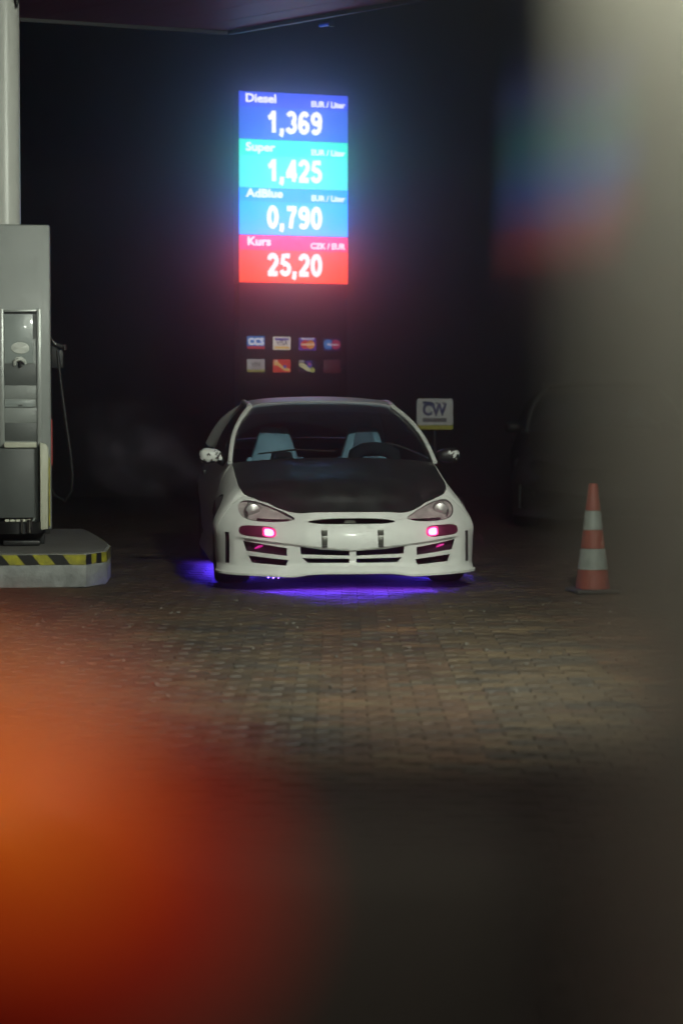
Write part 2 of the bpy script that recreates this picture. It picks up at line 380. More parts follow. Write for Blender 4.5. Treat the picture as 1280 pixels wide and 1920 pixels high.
# ------------------------------------------------------------------ pump island
isl = empty('pump_island', (-2.5, 15.2, 0), 0, 'concrete pump island with yellow and black hazard stripes round its edge', 'kerb')
IP = [(-4.2, 14.16), (-1.70, 14.16), (-1.565, 14.42), (-1.53, 15.0), (-1.60, 15.9), (-1.72, 17.0), (-4.2, 17.0)]
IPl = [(x + 2.5, y - 15.2) for x, y in IP]
bm = bmesh.new(); prism(bm, IPl, 'z', 0, .222); obj('kerb_block', bm, M['concrete'], isl, None, .008)
bm = bmesh.new(); prism(bm, [(x * .985 - .005, y * .985) for x, y in IPl], 'z', .2235, .232); obj('top_slab', bm, M['concretetop'], isl)
def stripes(a, b, z0, z1, n, lean, start=0, t0=0.0, widths=None):
    a, b = Vector((*a, 0)), Vector((*b, 0)); d = (b - a); L = d.length; d.normalize(); nrm = Vector((d.y, -d.x, 0))
    e = [L * k / n for k in range(n + 1)]
    for k in range(n):
        def cl_(s): return max(0.0, min(L, s))
        lo0, lo1 = e[k], e[k + 1]; hi0, hi1 = cl_(e[k] - lean) if k else 0, cl_(e[k + 1] - lean) if k < n - 1 else L
        q = [(lo0, z0), (lo1, z0), (hi1, z1), (hi0, z1)]
        bm = bmesh.new(); vs0 = [bm.verts.new(a + d * s + nrm * .0035 + Vector((0, 0, z))) for s, z in q]; vs1 = [bm.verts.new(a + d * s - nrm * .004 + Vector((0, 0, z))) for s, z in q]
        bm.faces.new(vs0); bm.faces.new(vs1[::-1])
        for i in range(4): bm.faces.new((vs0[i], vs0[(i + 1) % 4], vs1[(i + 1) % 4], vs1[i]))
        obj('hazard_stripe', bm, M['yellow'] if (k + start) % 2 == 0 else M['black'], isl)
stripes(IPl[0], IPl[1], .152, .219, 25, .055, 0)
stripes(IPl[1], IPl[2], .152, .219, 4, .0, 1)
stripes(IPl[2], IPl[3], .152, .219, 6, .05, 0)
stripes(IPl[3], IPl[4], .152, .219, 8, .05, 1)
turn(isl, IPl[1], IP[1], R(6.5))
# raised rear block with its own stripe
bm = bmesh.new(); box(bm, (.10, 1.1, .232), (.52, 1.7, .30)); obj('rear_block', bm, M['concretetop'], isl, None, .01)
for k, (x0, c) in enumerate(((.10, 'black'), (.19, 'black'), (.29, 'yellow'), (.40, 'black'))):
    bm = bmesh.new(); vs = [(x0, .236), (x0 + .10, .236), (x0 + .07, .297), (x0 - .03, .297)]
    if k == 3: vs[1] = (.52, .236); vs[2] = (.52, .297)
    if k == 0: vs[3] = (.10, .297)
    prism(bm, vs, 'y', 1.094, 1.103); obj('hazard_stripe', bm, M[c], isl)

# ------------------------------------------------------------------ fuel pump
PX0, PX1, PY0, PY1 = -2.95, -2.045, 15.0, 15.5
pump = empty('fuel_pump', (-2.5, 15.2, .232), 0, 'tall grey fuel pump with a recessed panel and hanging hose', 'fuel pump')
def pp(x, y, z): return (x + 2.5, y - 15.2, z - .232)
def pbox(name, lo, hi, m, bevel=.004): return boxo(name, pp(*lo), pp(*hi), m, pump, bevel)
pbox('cabinet', (PX0, PY0, .34), (PX1, PY1, 2.475), M['pump'], .014)
pbox('plinth', (PX0 + .05, PY0 + .06, .234), (PX1 - .05, PY1 - .05, .338), M['plastic'], .006)
def Z(py): return at(0, py, 15.0).z
def X(px): return at(px, 600, 15.0).x
# recessed bay (frame rails proud of the cabinet, panels set between them)
zt, zb = Z(582), Z(832)
pbox('bay_rail', (X(67.5), PY0 - .022, zb - .02), (X(75), PY0 - .001, zt + .01), M['trim'], .003)
pbox('bay_rail', (X(-2), PY0 - .022, zb - .02), (X(6), PY0 - .001, zt + .01), M['trim'], .003)
pbox('bay_rail', (X(6.5), PY0 - .024, zt - .012), (X(67), PY0 - .001, zt + .006), M['trim'], .003)
pbox('shadow_gap', (X(7), PY0 - .004, Z(588.5)), (X(66.5), PY0 - .001, Z(584.5)), M['plastic'], 0)
pbox('shadow_gap', (X(61), PY0 - .0065, Z(634)), (X(66), PY0 - .001, Z(589)), M['pumpdark'], 0)
pbox('display_panel', (X(7), PY0 - .006, Z(681)), (X(60.5), PY0 - .001, Z(589)), M['pumplight'], .002)
pbox('lower_panel', (X(7), PY0 - .006, Z(722)), (X(66.5), PY0 - .001, Z(682)), M['pumpdark'], .002)
pbox('lower_panel', (X(7), PY0 - .005, Z(747.5)), (X(66.5), PY0 - .001, Z(723)), M['pump'], .002)
pbox('drawer', (X(6.8), PY0 - .014, Z(763)), (X(63), PY0 - .001, Z(749)), M['pumplight'], .002)
pbox('drawer_lip', (X(6.8), PY0 - .02, Z(750)), (X(63.5), PY0 - .0145, Z(748)), M['trim'], 0)
pbox('drawer_slot', (X(32), PY0 - .017, Z(761)), (X(40), PY0 - .0142, Z(758.5)), M['plastic'], 0)
pbox('lower_panel', (X(7), PY0 - .005, Z(792)), (X(66.5), PY0 - .001, Z(765)), M['pump'], .002)
pbox('lower_panel', (X(7), PY0 - .004, Z(826)), (X(66.5), PY0 - .001, Z(793)), M['pumpdark'], .002)
bm = bmesh.new(); c = pp(X(36.5), PY0 - .008, Z(652.5))
lathe(bm, [(.001, .006), (.9, .005), (1.0, 0), (1.0, -.002)], 28, Matrix.Translation(c) @ Matrix.Rotation(R(90), 4, 'X') @ Matrix.Diagonal((.064, .042, 1, 1))); obj('oval_badge', bm, M['offwhite'], pump, 40)
bm = bmesh.new(); c = pp(X(36), PY0 - .016, Z(680)); pts = [(-.038, 0, -.016), (-.034, -.012, .012), (-.015, -.02, .026), (.008, -.02, .027), (.03, -.012, .012), (.038, 0, -.010)]
tube(bm, [Vector(p) + Vector(c) for p in pts], [.011, .015, .016, .016, .014, .010], 10); obj('nozzle_cradle', bm, M['offwhite'], pump, 60)
bm = bmesh.new(); tube(bm, [Vector(c) + Vector(p) for p in ((0, -.012, .006), (.002, -.012, -.03))], [.012, .009], 8); obj('cradle_hook', bm, M['plastic'], pump, 60)
# lower cream housing and grey box
pbox('cover_box', (X(-9), PY0 - .10, Z(970)), (X(62), PY0 - .022, Z(840)), M['pumpdark'], .012)
pbox('cream_cover', (X(6), PY0 - .085, Z(839)), (X(66), PY0 - .024, Z(828.5)), M['cream'], .008)
bm = bmesh.new(); prism(bm, [pp(p[0], 0, p[1])[::2] for p in ((X(72), Z(992)), (X(86.5), Z(990)), (X(88), Z(840)), (X(83), Z(832)), (X(72), Z(829)))], 'y', PY0 - .11 - 15.2, PY0 - .001 - 15.2); obj('cream_cover', bm, M['cream'], pump, None, .006)
pbox('cover_edge', (X(88), PY0 - .075, Z(985)), (X(90.5), PY0 - .001, Z(858)), M['yellow'], 0)
for k in range(5): pbox('hose_boot', (X(6 + k * 10), PY0 - .095, Z(992)), (X(14.8 + k * 10), PY0 - .03, Z(972)), M['cream'], .006)
# black drum with chrome tap
bm = bmesh.new(); c = pp(X(30), PY0 - .12, 0)
lathe(bm, [(.175, .28 - .232 + .04), (.175, .395 - .232), (.16, .40 - .232)], 32, Matrix.Translation((c[0], c[1] + .08, 0))); obj('drum', bm, M['plastic'], pump, 40)
for px, r in ((38, .010), (52, .018)):
    c = pp(X(px), PY0 - .235, 0); bm = bmesh.new(); lathe(bm, [(r, .33 - .232), (r, .42 - .232)], 14, Matrix.Translation(c[:2] + (0,))); obj('chrome_tap', bm, M['chrome'], pump, 40)
pbox('foot', (X(3), PY0 - .16, .234), (X(72), PY0 + .02, .272), M['plastic'], .01)
pbox('side_reflector', (PX1 + .001, PY0 + .05, Z(872)), (PX1 + .008, PY0 + .12, Z(786)), M['red'], 0)
# side holster, nozzle and hose
pbox('holster', (PX1 + .001, 15.12, Z(690)), (PX1 + .09, 15.25, Z(646)), M['plastic'], .012)
bm = bmesh.new(); tube(bm, [pp(*at(93, 626, 15.15)), pp(*at(99, 636, 15.1)), pp(*at(106, 646, 15.1)), pp(*at(118, 650, 15.1))], [.006, .008, .013, .02], 8); tube(bm, [pp(*at(118, 650, 15.1)), pp(*at(122.5, 648, 15.1)), pp(*at(124, 656, 15.1))], [.02, .016, .012], 8)
nz = obj('nozzle', bm, M['dark'], pump, 60)
bm = bmesh.new(); tube(bm, [pp(*at(95, 628, 15.13)), pp(*at(100, 637, 15.08)), pp(*at(106, 645.5, 15.08))], [.004, .005, .006], 6); obj('nozzle_guard', bm, M['chrome'], nz, 60)
bm = bmesh.new(); tube(bm, [pp(*at(121, 645, 15.08)), pp(*at(123, 656, 15.08))], .004, 6); obj('nozzle_tip', bm, M['chrome'], nz, 60)
bm = bmesh.new(); tube(bm, [pp(*at(110, 655, 15.12)), pp(*at(117, 720, 15.12)), pp(*at(126, 790, 15.12)), pp(*at(134, 845, 15.12)), pp(*at(139, 890, 15.13)), pp(*at(138, 920, 15.15)), pp(*at(128, 940, 15.2)), pp(*at(112, 930, 15.3)), pp(*at(98, 900, 15.35))], .011, 8)
obj('hose', bm, M['plastic'], pump, 60)
turn(pump, (PX1 + 2.5, PY0 - 15.2), (at(95.5, 763, 15.0).x, 15.0), R(7.4))
pbox('screw', (PX1 + .001, 15.02, Z(552)), (PX1 + .006, 15.03, Z(549)), M['chrome'], 0)

# ------------------------------------------------------------------ price sign
SD = 22.0
sp = at(551, 763, SD)
sign = empty('price_sign', (sp.x, SD, 0), R(19), 'tall glowing fuel price display above a dark board of card stickers', 'price sign')
SW = 1.162; HW = SW / 2
def sz(py): return at(551, py, SD).z
def sx(px): return (px - 551) / 201.0 * SW
boxo('post_board', (-HW, .02, 0), (HW, .20, sz(532)), M['board'], sign, .01)
boxo('cabinet', (-HW - .004, .004, sz(531)), (HW + .004, .22, sz(174)), M['dark'], sign, .006)
def emis(name, col, s): return mat(name, tuple(c * .3 for c in col), .5, emit=col, estr=s * SIGN_K)
txtm = emis('sign_white_glow', (1, .97, 1), 2.2)
panels = [  # y0,y1(head/body split),y2, head colour, body colour, name, unit, price
    (175, 203, 263, ((.05, .10, 1.0), 1.9), ((.05, .17, 1.0), 1.6), 'Diesel', 'EUR / Liter', '1,369', 'blue Diesel panel'),
    (264, 294, 353.5, ((.03, .75, .55), 2.6), ((.07, .70, .66), 2.6), 'Super', 'EUR / Liter', '1,425', 'turquoise Super panel'),
    (354.5, 380, 441, ((.006, .19, 1.0), 4.4), ((.008, .24, 1.0), 4.6), 'AdBlue', 'EUR / Liter', '0,790', 'cyan panel with the third price'),
    (443, 470, 530, ((1.0, .028, .11), 3.3), ((1.0, .052, .012), 3.5), 'Kurs', 'CZK / EUR', '25,20', 'red exchange rate panel')]
for i, (a, b, c, hc, bc, nm, un, pr, lab) in enumerate(panels):
    p = boxo('price_panel', (-HW, -.010, sz(c)), (HW, .003, sz(b)), emis('panel_glow', *bc), sign); p['label'] = lab
    h = boxo('panel_header', (-HW, -.010, sz(b) + .0005), (HW, .003, sz(a)), emis('header_glow', *hc), p)
    lettering(nm, .118, (sx(461 + i), -.0125, sz(b - 9)), txtm, p, .003, .002, 'LEFT', 1.12)
    lettering(un, .08, (sx(646), -.0125, sz(b - 5)), txtm, p, .0022, .002, 'RIGHT', 1.0)
    digits(pr, .222, .186, (sx(552), -.0105, sz(c - 13)), txtm, p)
# card stickers
def ell(bm, cx, cz, rx, rz, y, n=20, dep=.003):
    prism(bm, [(cx + rx * math.cos(k / n * 2 * math.pi), cz + rz * math.sin(k / n * 2 * math.pi)) for k in range(n)], 'y', y, y + dep)
def self_lit(name, col, s=.32): return mat(name, col, .4, emit=col, estr=s)  # stickers given their own glow in place of light on them
cw_, ch_ = .094, .066
def card(px, py, base, lab, s=.32):
    c = boxo('card_sticker', (sx(px) - cw_, .006, sz(py) - ch_), (sx(px) + cw_, .018, sz(py) + ch_), self_lit('card_glow_base', base, s), sign, .004); c['label'] = lab; return c, sx(px), sz(py)
def cpiece(par, poly, col, y=.004, s=.32, nm='printed_mark'):
    bm = bmesh.new(); prism(bm, poly, 'y', y, y + .0025); return obj(nm, bm, self_lit('card_glow_print', col, s), par)
def rect(x0, z0, x1, z1): return [(x0, z0), (x1, z0), (x1, z1), (x0, z1)]
def circ(cx, cz, r, n=20): return [(cx + r * math.cos(k / n * 2 * math.pi), cz + r * math.sin(k / n * 2 * math.pi)) for k in range(n)]
W_ = (1, .95, .9)
c, x, z = card(481, 642.5, (.04, .32, .95), 'blue card sticker with white CCS and a red strip')
cpiece(c, rect(x - cw_, z - ch_, x + cw_, z - ch_ * .55), (.85, .06, .08)); lettering('CCS', .095, (x, .0035, z - .022), self_lit('card_glow_print', W_, .9), c, .003, .001, 'CENTER', .95)
c, x, z = card(529, 643.5, (.95, .88, .80), 'cream card sticker with blue and gold bands', .6)
cpiece(c, rect(x - cw_ * .8, z + ch_ * .45, x + cw_ * .8, z + ch_ * .78), (.10, .10, .65)); cpiece(c, rect(x - cw_ * .85, z - ch_ * .85, x + cw_ * .85, z - ch_ * .5), (.95, .55, .10), .004, .6)
lettering('VISA', .075, (x, .0035, z - .022), self_lit('card_glow_print', (.08, .05, .15), .2), c, .001, .001, 'CENTER', .85)
c, x, z = card(577, 644.5, (.10, .05, .60), 'indigo card sticker with red and orange discs')
cpiece(c, circ(x - .030, z - .006, .046), (.95, .07, .08)); cpiece(c, circ(x + .030, z - .006, .046), (1, .36, .04), .0025, .45); cpiece(c, rect(x - .074, z - .014, x + .074, z + .004), (1, .62, .42), .001, .6)
lettering('MasterCard', .030, (x, .0035, z + .046), self_lit('card_glow_print', W_, .6), c, .0008, .001, 'CENTER', .95)
c, x, z = card(623, 645, (.04, .03, .22), 'dark blue card sticker with blue and crimson discs', .2)
cpiece(c, circ(x - .040, z, .052), (.03, .34, .95)); cpiece(c, circ(x + .040, z, .052), (.60, .03, .14), .0025); lettering('Maestro', .042, (x + .006, .0005, z - .013), self_lit('card_glow_print', (.8, .75, .85), .5), c, .001, .001, 'CENTER', .9)
c, x, z = card(481, 685.5, (.52, .48, .48), 'grey white card sticker with an olive strip', .45)
cpiece(c, rect(x - cw_, z - ch_, x + cw_, z - ch_ * .62), (.45, .40, .10)); lettering('VIN', .065, (x - .004, .0035, z - .012), self_lit('card_glow_print', (.10, .09, .09), .2), c, .001, .001, 'CENTER', .95); cpiece(c, rect(x - .05, z - .034, x + .05, z - .028), (.25, .23, .23))
c, x, z = card(529, 686, (.95, .08, .05), 'orange red card sticker with a yellow swoosh and blue dot', .38)
cpiece(c, [(x - .09, z + .04), (x - .06, z + .05), (x + .02, z - .01), (x + .085, z - .03), (x + .08, z - .055), (x + .02, z - .045), (x - .04, z + .0), (x - .09, z + .01)], (1, .62, .22), .004, .45); cpiece(c, circ(x + .03, z - .008, .018), (.10, .12, .70), .002)
cpiece(c, rect(x - .085, z + .045, x - .045, z + .058), (1, .8, .7), .004, .4)
c, x, z = card(576.5, 686.5, (.02, .015, .10), 'black card sticker with a pale yellow diagonal swoosh', .1)
cpiece(c, [(x - .09, z + .035), (x - .05, z + .035), (x + .02, z - .005), (x + .04, z - .05), (x + .0, z - .05), (x - .09, z + .005)], (.85, .80, .45), .004, .4); cpiece(c, circ(x + .055, z - .038, .026), (.62, .62, .16), .004); cpiece(c, circ(x + .022, z + .012, .026), (.12, .14, .75), .0025); cpiece(c, circ(x + .020, z + .024, .013), (.9, .12, .18), .001); cpiece(c, rect(x - .085, z + .045, x - .035, z + .06), (.75, .7, .75)); cpiece(c, rect(x - .02, z + .035, x + .05, z + .055), (.08, .05, .45), .004, .3)
c, x, z = card(623.5, 686.5, (.10, .012, .022), 'faded dark red card sticker at the lower right', .35)
# blue lamp under the canopy edge
bl = empty('edge_lamp', at(612, 44, 18.4), R(-43), 'small blue lamp fixed at the canopy edge above the price sign', 'lamp')
bm = bmesh.new(); box(bm, (-.075, -.02, -.016), (.06, .02, .0)); obj('glowing_tube', bm, mat('blue_tube', (.02, .05, .4), .4, emit=(.02, .09, .9), estr=.42), bl)
bm = bmesh.new(); box(bm, (.045, -.024, -.03), (.075, .024, .03)); box(bm, (-.08, -.012, .002), (.04, .012, .025)); box(bm, (-.02, -.01, .025), (.02, .01, 4.5 - bl.location.z - .03)); obj('bracket', bm, M['dark'], bl)

# ------------------------------------------------------------------ small notice behind the car
nd = 21.0; nc = at(815, 775, nd)
ns = empty('notice_sign', (nc.x, nd, 0), R(3), 'small white notice reading CW with a yellow foot, behind the right of the car', 'sign')
k_ = nd / F
bm = bmesh.new(); prism(bm, [(x * k_, z * k_) for x, z in ((-34, -22), (34, -22), (34, 23), (31, 28), (-31, 28), (-34, 24))], 'y', 0, .012); p = obj('panel', bm, M['signwhite'], ns); p.location = (0, 0, nc.z)
bm = bmesh.new(); box(bm, (-33 * k_, -.003, -30 * k_), (34 * k_, .011, -22.3 * k_)); q = obj('yellow_foot', bm, M['signyellow'], ns); q.location = (0, 0, nc.z)
lettering('CW', 31 * k_, (-1 * k_, -.003, 2 * 0 - 3 * k_), M['signblue'], p, .006, .001, 'CENTER', .82)
for (x0, z0, x1, z1, m) in ((-23, 18, -4, 22, 'signblue'), (2, 18, 6, 21, 'signgrey'), (14, 18, 19, 21, 'signgrey'), (-23, -16, 22, -9, 'signgrey')):
    boxo('printed_line', (x0 * k_, -.003, z0 * k_), (x1 * k_, -.0005, z1 * k_), M[m], p)
bm = bmesh.new(); tube(bm, [(0, .03, 0), (0, .03, nc.z + .1)], .02, 10); obj('post', bm, M['dark'], ns, 60)

# ------------------------------------------------------------------ traffic cone
cd = 13.75; cc = at(1111, 1000, cd)
cone = empty('traffic_cone', (cc.x, cd, 0), .2, 'orange traffic cone with two white reflective bands, right of the car', 'traffic cone')
def rz(z): return .030 + (.70 - z) / .67 * .082
for nm, z0, z1, m in (('tip', .535, .705, 'conered'), ('reflective_band', .41, .533, 'conewhite'), ('middle_band', .29, .408, 'conered'), ('reflective_band', .155, .288, 'conewhite'), ('skirt', .03, .153, 'conered')):
    bm = bmesh.new(); e = .002 if m == 'conewhite' else 0; lathe(bm, [(rz(z0) + e, z0), (rz(z1) + e, z1)] + ([(rz(z1) * .7, z1 + .004)] if nm == 'tip' else []), 28); obj(nm, bm, M[m], cone, 40)
bm = bmesh.new(); box(bm, (-.145, -.145, .004), (.145, .145, .029)); obj('base', bm, M['rubber'], cone, None, .012)

# ------------------------------------------------------------------ car
exec_car = True
KN = [  # perimeter knots: x, y, bottom z, top z, top inset
    (0, 0, .132, .515, .10), (.25, .012, .130, .513, .10), (.38, .035, .112, .508, .115), (.52, .080, .114, .530, .17), (.66, .16, .116, .563, .22),
    (.785, .285, .118, .585, .225), (.858, .44, .122, .617, .19), (.868, .58, .13, .662, .165), (.850, .85, .15, .72, .142), (.834, 1.2, .15, .80, .118),
    (.830, 1.6, .15, .83, .085), (.836, 2.4, .15, .86, .08), (.85, 3.0, .16, .89, .11), (.84, 3.5, .18, .91, .15), (.79, 3.85, .22, .92, .18), (.6, 4.03, .25, .93, .15), (0, 4.10, .25, .93, .10)]
def cr(p0, p1, p2, p3, t):
    return tuple(.5 * ((2 * b) + (-a + c) * t + (2 * a - 5 * b + 4 * c - d) * t * t + (-a + 3 * b - 3 * c + d) * t ** 3) for a, b, c, d in zip(p0, p1, p2, p3))
def mirror(k): return (-k[0],) + k[1:]
def knot(s):
    i = int(math.floor(s)); t = s - i
    def g(j):
        if j < 0: return mirror(KN[-j])
        if j >= len(KN): return mirror(KN[2 * (len(KN) - 1) - j])
        return KN[j]
    return cr(g(i - 1), g(i), g(i + 1), g(i + 2), t)
def shell_pt(s, t, off=0.0):
    """s>=0 along the half perimeter, t 0..1 from sill to top edge"""
    k = knot(s); k2 = knot(s + .01); k1 = knot(max(s - .01, -.01))
    tx, ty = k2[0] - k1[0], k2[1] - k1[1]; l = math.hypot(tx, ty) or 1; nx, ny = -ty / l, tx / l   # inward normal
    if s == 0: nx, ny = 0.0, 1.0
    z = k[2] + (k[3] - k[2]) * t
    front = max(0.0, min(1.0, (.62 - k[1]) / .3)) if k[1] < 2 else 0.0
    # inset profile: flared lip, upright face, rolled-over top
    lip = -.030 * max(0.0, 1 - t / .10) * front
    tuck = .030 * max(0.0, 1 - t / .35) ** 2 * (1 - front)
    p0 = .45
    roll = k[4] * (max(0.0, (t - p0) / (1 - p0)) ** 2.1) + .012 * max(0, t - .1) * front
    swell = -.018 * math.exp(-((t - .55) / .12) ** 2) * (1 - front)
    if 2.0 > k[1] > 1.15 or 2.0 <= k[1] < 2.75: swell += .012 * math.exp(-((t - .35) / .1) ** 2)
    zl = .274 + .105 * max(0, abs(k[0]) - .03)     # ledge above the lower openings
    step = .020 * front * max(0.0, min(1.0, (zl - z) / .014)) * max(0, min(1, (t - .06) / .12)) * max(0, min(1, (.76 - abs(k[0])) / .06))
    o = lip + tuck + roll + swell + step + off
    return Vector((k[0] + nx * o, k[1] + ny * o, z))
TR = [0, .03, .06, .09, .105] + [.13 + .02 * k for k in range(22)] + [.58, .62, .66, .70, .74, .78, .82, .855, .89, .92, .95, .975, 1.0]
def shell_grid(s0, s1, n, side, trange=(0, 1)):
    bm = bmesh.new(); cols = []
    for i in range(n + 1):
        s = s0 + (s1 - s0) * i / n; col = []
        for t in TR:
            p = shell_pt(abs(s), t)
            if s < 0 or side < 0: p.x = -p.x
            col.append(bm.verts.new(p))
        cols.append(col)
    for a, b in zip(cols, cols[1:]):
        for k in range(len(TR) - 1): bm.faces.new((a[k], b[k], b[k + 1], a[k + 1]))
    return bm
def cut(o, cutters):
    for i, c in enumerate(cutters):
        c.parent = o.parent
        for solver, dx in (('EXACT', 0), ('EXACT', .0007), ('FAST', .0003)):
            keep = o.data.copy(); n0 = len(keep.polygons); a0 = sum(p.area for p in keep.polygons)
            c.location = (dx, dx, dx * .6)
            m = o.modifiers.new('cut', 'BOOLEAN'); m.operation = 'DIFFERENCE'; m.solver = solver; m.object = c
            bake(o)
            a1 = sum(p.area for p in o.data.polygons)
            if a1 > a0 * .35 and len(o.data.polygons) != n0: bpy.data.meshes.remove(keep); break
            bad = o.data; o.data = keep; bpy.data.meshes.remove(bad)
    for c in cutters:
        me = c.data; bpy.data.objects.remove(c); bpy.data.meshes.remove(me)
def panel(name, bm, m, parent, thick=.022, cutters=(), smooth=32):
    o = obj(name, bm, m, parent)
    # orientation: solidify inward
    so = o.modifiers.new('solid', 'SOLIDIFY'); so.thickness = thick; so.offset = -1; so.use_even_offset = False
    bake(o)
    if cutters: cut(o, cutters)
    o.data.polygons.foreach_set('use_smooth', [True] * len(o.data.polygons)); o.data.set_sharp_from_angle(angle=R(smooth))
    return o
def orient(bm, centre=Vector((0, 1.9, .5))):
    bmesh.ops.recalc_face_normals(bm, faces=bm.faces)
    s = sum((f.normal.dot(f.calc_center_median() - centre)) * f.calc_area() for f in bm.faces)
    if s < 0: bmesh.ops.reverse_faces(bm, faces=bm.faces)
def raw_obj(name, bm, m, parent):
    me = bpy.data.meshes.new(name); bm.to_mesh(me); bm.free(); return link(name, me, m, parent)

def build_car(root):
    # ray target for things laid on the nose
    bmf = shell_grid(-7.6, 7.6, 152, 1); bvh = BVHTree.FromBMesh(bmf); bmf.free()
    def proj(x, z):
        h = bvh.ray_cast(Vector((x, -1, z)), Vector((0, 1, 0)))
        if h[0] is None: h = bvh.find_nearest(Vector((x, .3, z)))
        return h[0].y
    def dense(poly, n=4):
        out = []
        for i in range(len(poly)):
            a, b = poly[i], poly[(i + 1) % len(poly)]
            for k in range(n): out.append((a[0] + (b[0] - a[0]) * k / n, a[1] + (b[1] - a[1]) * k / n))
        return out
    def smoothpoly(poly, n=5):
        N = len(poly); out = []
        for i in range(N):
            for k in range(n): out.append(cr(poly[i - 1], poly[i], poly[(i + 1) % N], poly[(i + 2) % N], k / n))
        return out
    def conf_cutter(poly, depth=.5):
        bm = bmesh.new(); N = len(poly)
        f = [bm.verts.new((p[0], -.3, p[1])) for p in poly]; b = [bm.verts.new((p[0], proj(*p) + depth, p[1])) for p in poly]
        for i in range(N): bm.faces.new((f[i], f[(i + 1) % N], b[(i + 1) % N], b[i]))
        bm.faces.new(f[::-1])
        c = bm.verts.new((sum(v.co.x for v in b) / N, sum(v.co.y for v in b) / N, sum(v.co.z for v in b) / N))
        for i in range(N): bm.faces.new((b[i], b[(i + 1) % N], c))
        o = obj('cutter', bm, M['plastic']); return o
    def conf_sheet(name, poly, off, m, parent, rings=(1, .82, .6, .35), thick=.004, bulge=0.0):
        bm = bmesh.new(); N = len(poly); cx = sum(p[0] for p in poly) / N; cz = sum(p[1] for p in poly) / N
        R_ = []
        for r in rings:
            ring = []
            for p in poly:
                x, z = cx + (p[0] - cx) * r, cz + (p[1] - cz) * r; ring.append(bm.verts.new((x, proj(x, z) + off - bulge * (1 - r * r), z)))
            R_.append(ring)
        for a, b in zip(R_, R_[1:]):
            for i in range(N): bm.faces.new((a[i], a[(i + 1) % N], b[(i + 1) % N], b[i]))
        c = bm.verts.new((cx, proj(cx, cz) + off - bulge, cz))
        for i in range(N): bm.faces.new((R_[-1][i], R_[-1][(i + 1) % N], c))
        orient(bm, Vector((0, 2, .4)))
        o = raw_obj(name, bm, m, parent)
        if thick: so = o.modifiers.new('s', 'SOLIDIFY'); so.thickness = thick; so.offset = -1; bake(o)
        o.data.polygons.foreach_set('use_smooth', [True] * len(o.data.polygons)); o.data.set_sharp_from_angle(angle=R(50))
        return o
    def mir(poly): return [(-x, z) for x, z in poly][::-1]
    HL = smoothpoly([(.368, .474), (.44, .515), (.54, .556), (.62, .578), (.68, .579), (.713, .552), (.715, .508), (.68, .470), (.60, .453), (.50, .450), (.42, .456)], 4)
    IND = smoothpoly([(.515, .418), (.60, .426), (.69, .426), (.722, .408), (.720, .375), (.68, .360), (.60, .354), (.52, .352), (.492, .385)], 4)
    FU = dense([(.425, .285), (.425, .235), (.678, .262), (.700, .328)], 5)
    FL = dense([(.415, .208), (.43, .172), (.645, .186), (.665, .232)], 5)
    CU = dense([(.022, .237), (.335, .246), (.34, .295), (.2, .277), (.022, .268)], 5)
    CL = dense([(.022, .190), (.29, .190), (.325, .222), (.022, .217)], 5)
    GR = smoothpoly([(0, .477), (.12, .476), (.22, .469), (.285, .456), (.24, .444), (.12, .440), (0, .440), (-.12, .440), (-.24, .444), (-.285, .456), (-.22, .469), (-.12, .476)], 3)
    # ---- front bumper with its openings
    bm = shell_grid(-6.0, 6.0, 132, 1); orient(bm)
    cutters = [conf_cutter(GR)]
    for pl in (HL, IND, FU, FL, CU, CL): cutters += [conf_cutter(pl), conf_cutter(mir(pl))]
    for s in (-1, 1):     # narrow side vents
        b = bmesh.new(); box(b, (s * .797 - .0127, -.0713, .1757), (s * .797 + .0127, .3631, .3783)); c = obj('cutter', b, M['plastic']); cutters.append(c)
    raw = bpy.data.meshes.new('front_bumper'); bm.to_mesh(raw); bm.free(); fb = link('front_bumper', raw, [M['white'], M['plastic']], root)
    so = fb.modifiers.new('s', 'SOLIDIFY'); so.thickness = .03; so.offset = -1; bake(fb); cut(fb, cutters)
    fb.data.polygons.foreach_set('use_smooth', [True] * len(fb.data.polygons)); fb.data.set_sharp_from_angle(angle=R(35))
    # edge lip
    bm = bmesh.new()
    L_, R2 = [], []
    for i in range(-66, 67):
        s = i / 66 * 6.0; a = shell_pt(abs(s), .0, -.012); b = shell_pt(abs(s), 0.0, .06); a.z -= .006; b.z -= .006
        if s < 0: a.x = -a.x; b.x = -b.x
        L_.append((a, b))
    vs = [[bm.verts.new(a + Vector((0, 0, .010))), bm.verts.new(b + Vector((0, 0, .010))), bm.verts.new(b - Vector((0, 0, .004))), bm.verts.new(a - Vector((0, 0, .004)))] for a, b in L_]
    for a, b in zip(vs, vs[1:]):
        for k in range(4): bm.faces.new((a[k], a[(k + 1) % 4], b[(k + 1) % 4], b[k]))
    bm.faces.new(vs[0]); bm.faces.new(vs[-1][::-1]); obj('bumper_lip', bm, M['white'], fb, 40)
    # dark liner behind the openings
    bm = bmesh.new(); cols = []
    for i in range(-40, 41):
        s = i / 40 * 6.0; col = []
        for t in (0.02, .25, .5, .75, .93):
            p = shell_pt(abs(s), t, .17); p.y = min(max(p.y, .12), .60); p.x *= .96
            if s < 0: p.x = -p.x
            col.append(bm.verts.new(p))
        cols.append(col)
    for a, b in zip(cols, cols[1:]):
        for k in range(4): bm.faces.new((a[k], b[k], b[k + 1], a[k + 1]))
    obj('bumper_liner', bm, M['void'], fb, 60)
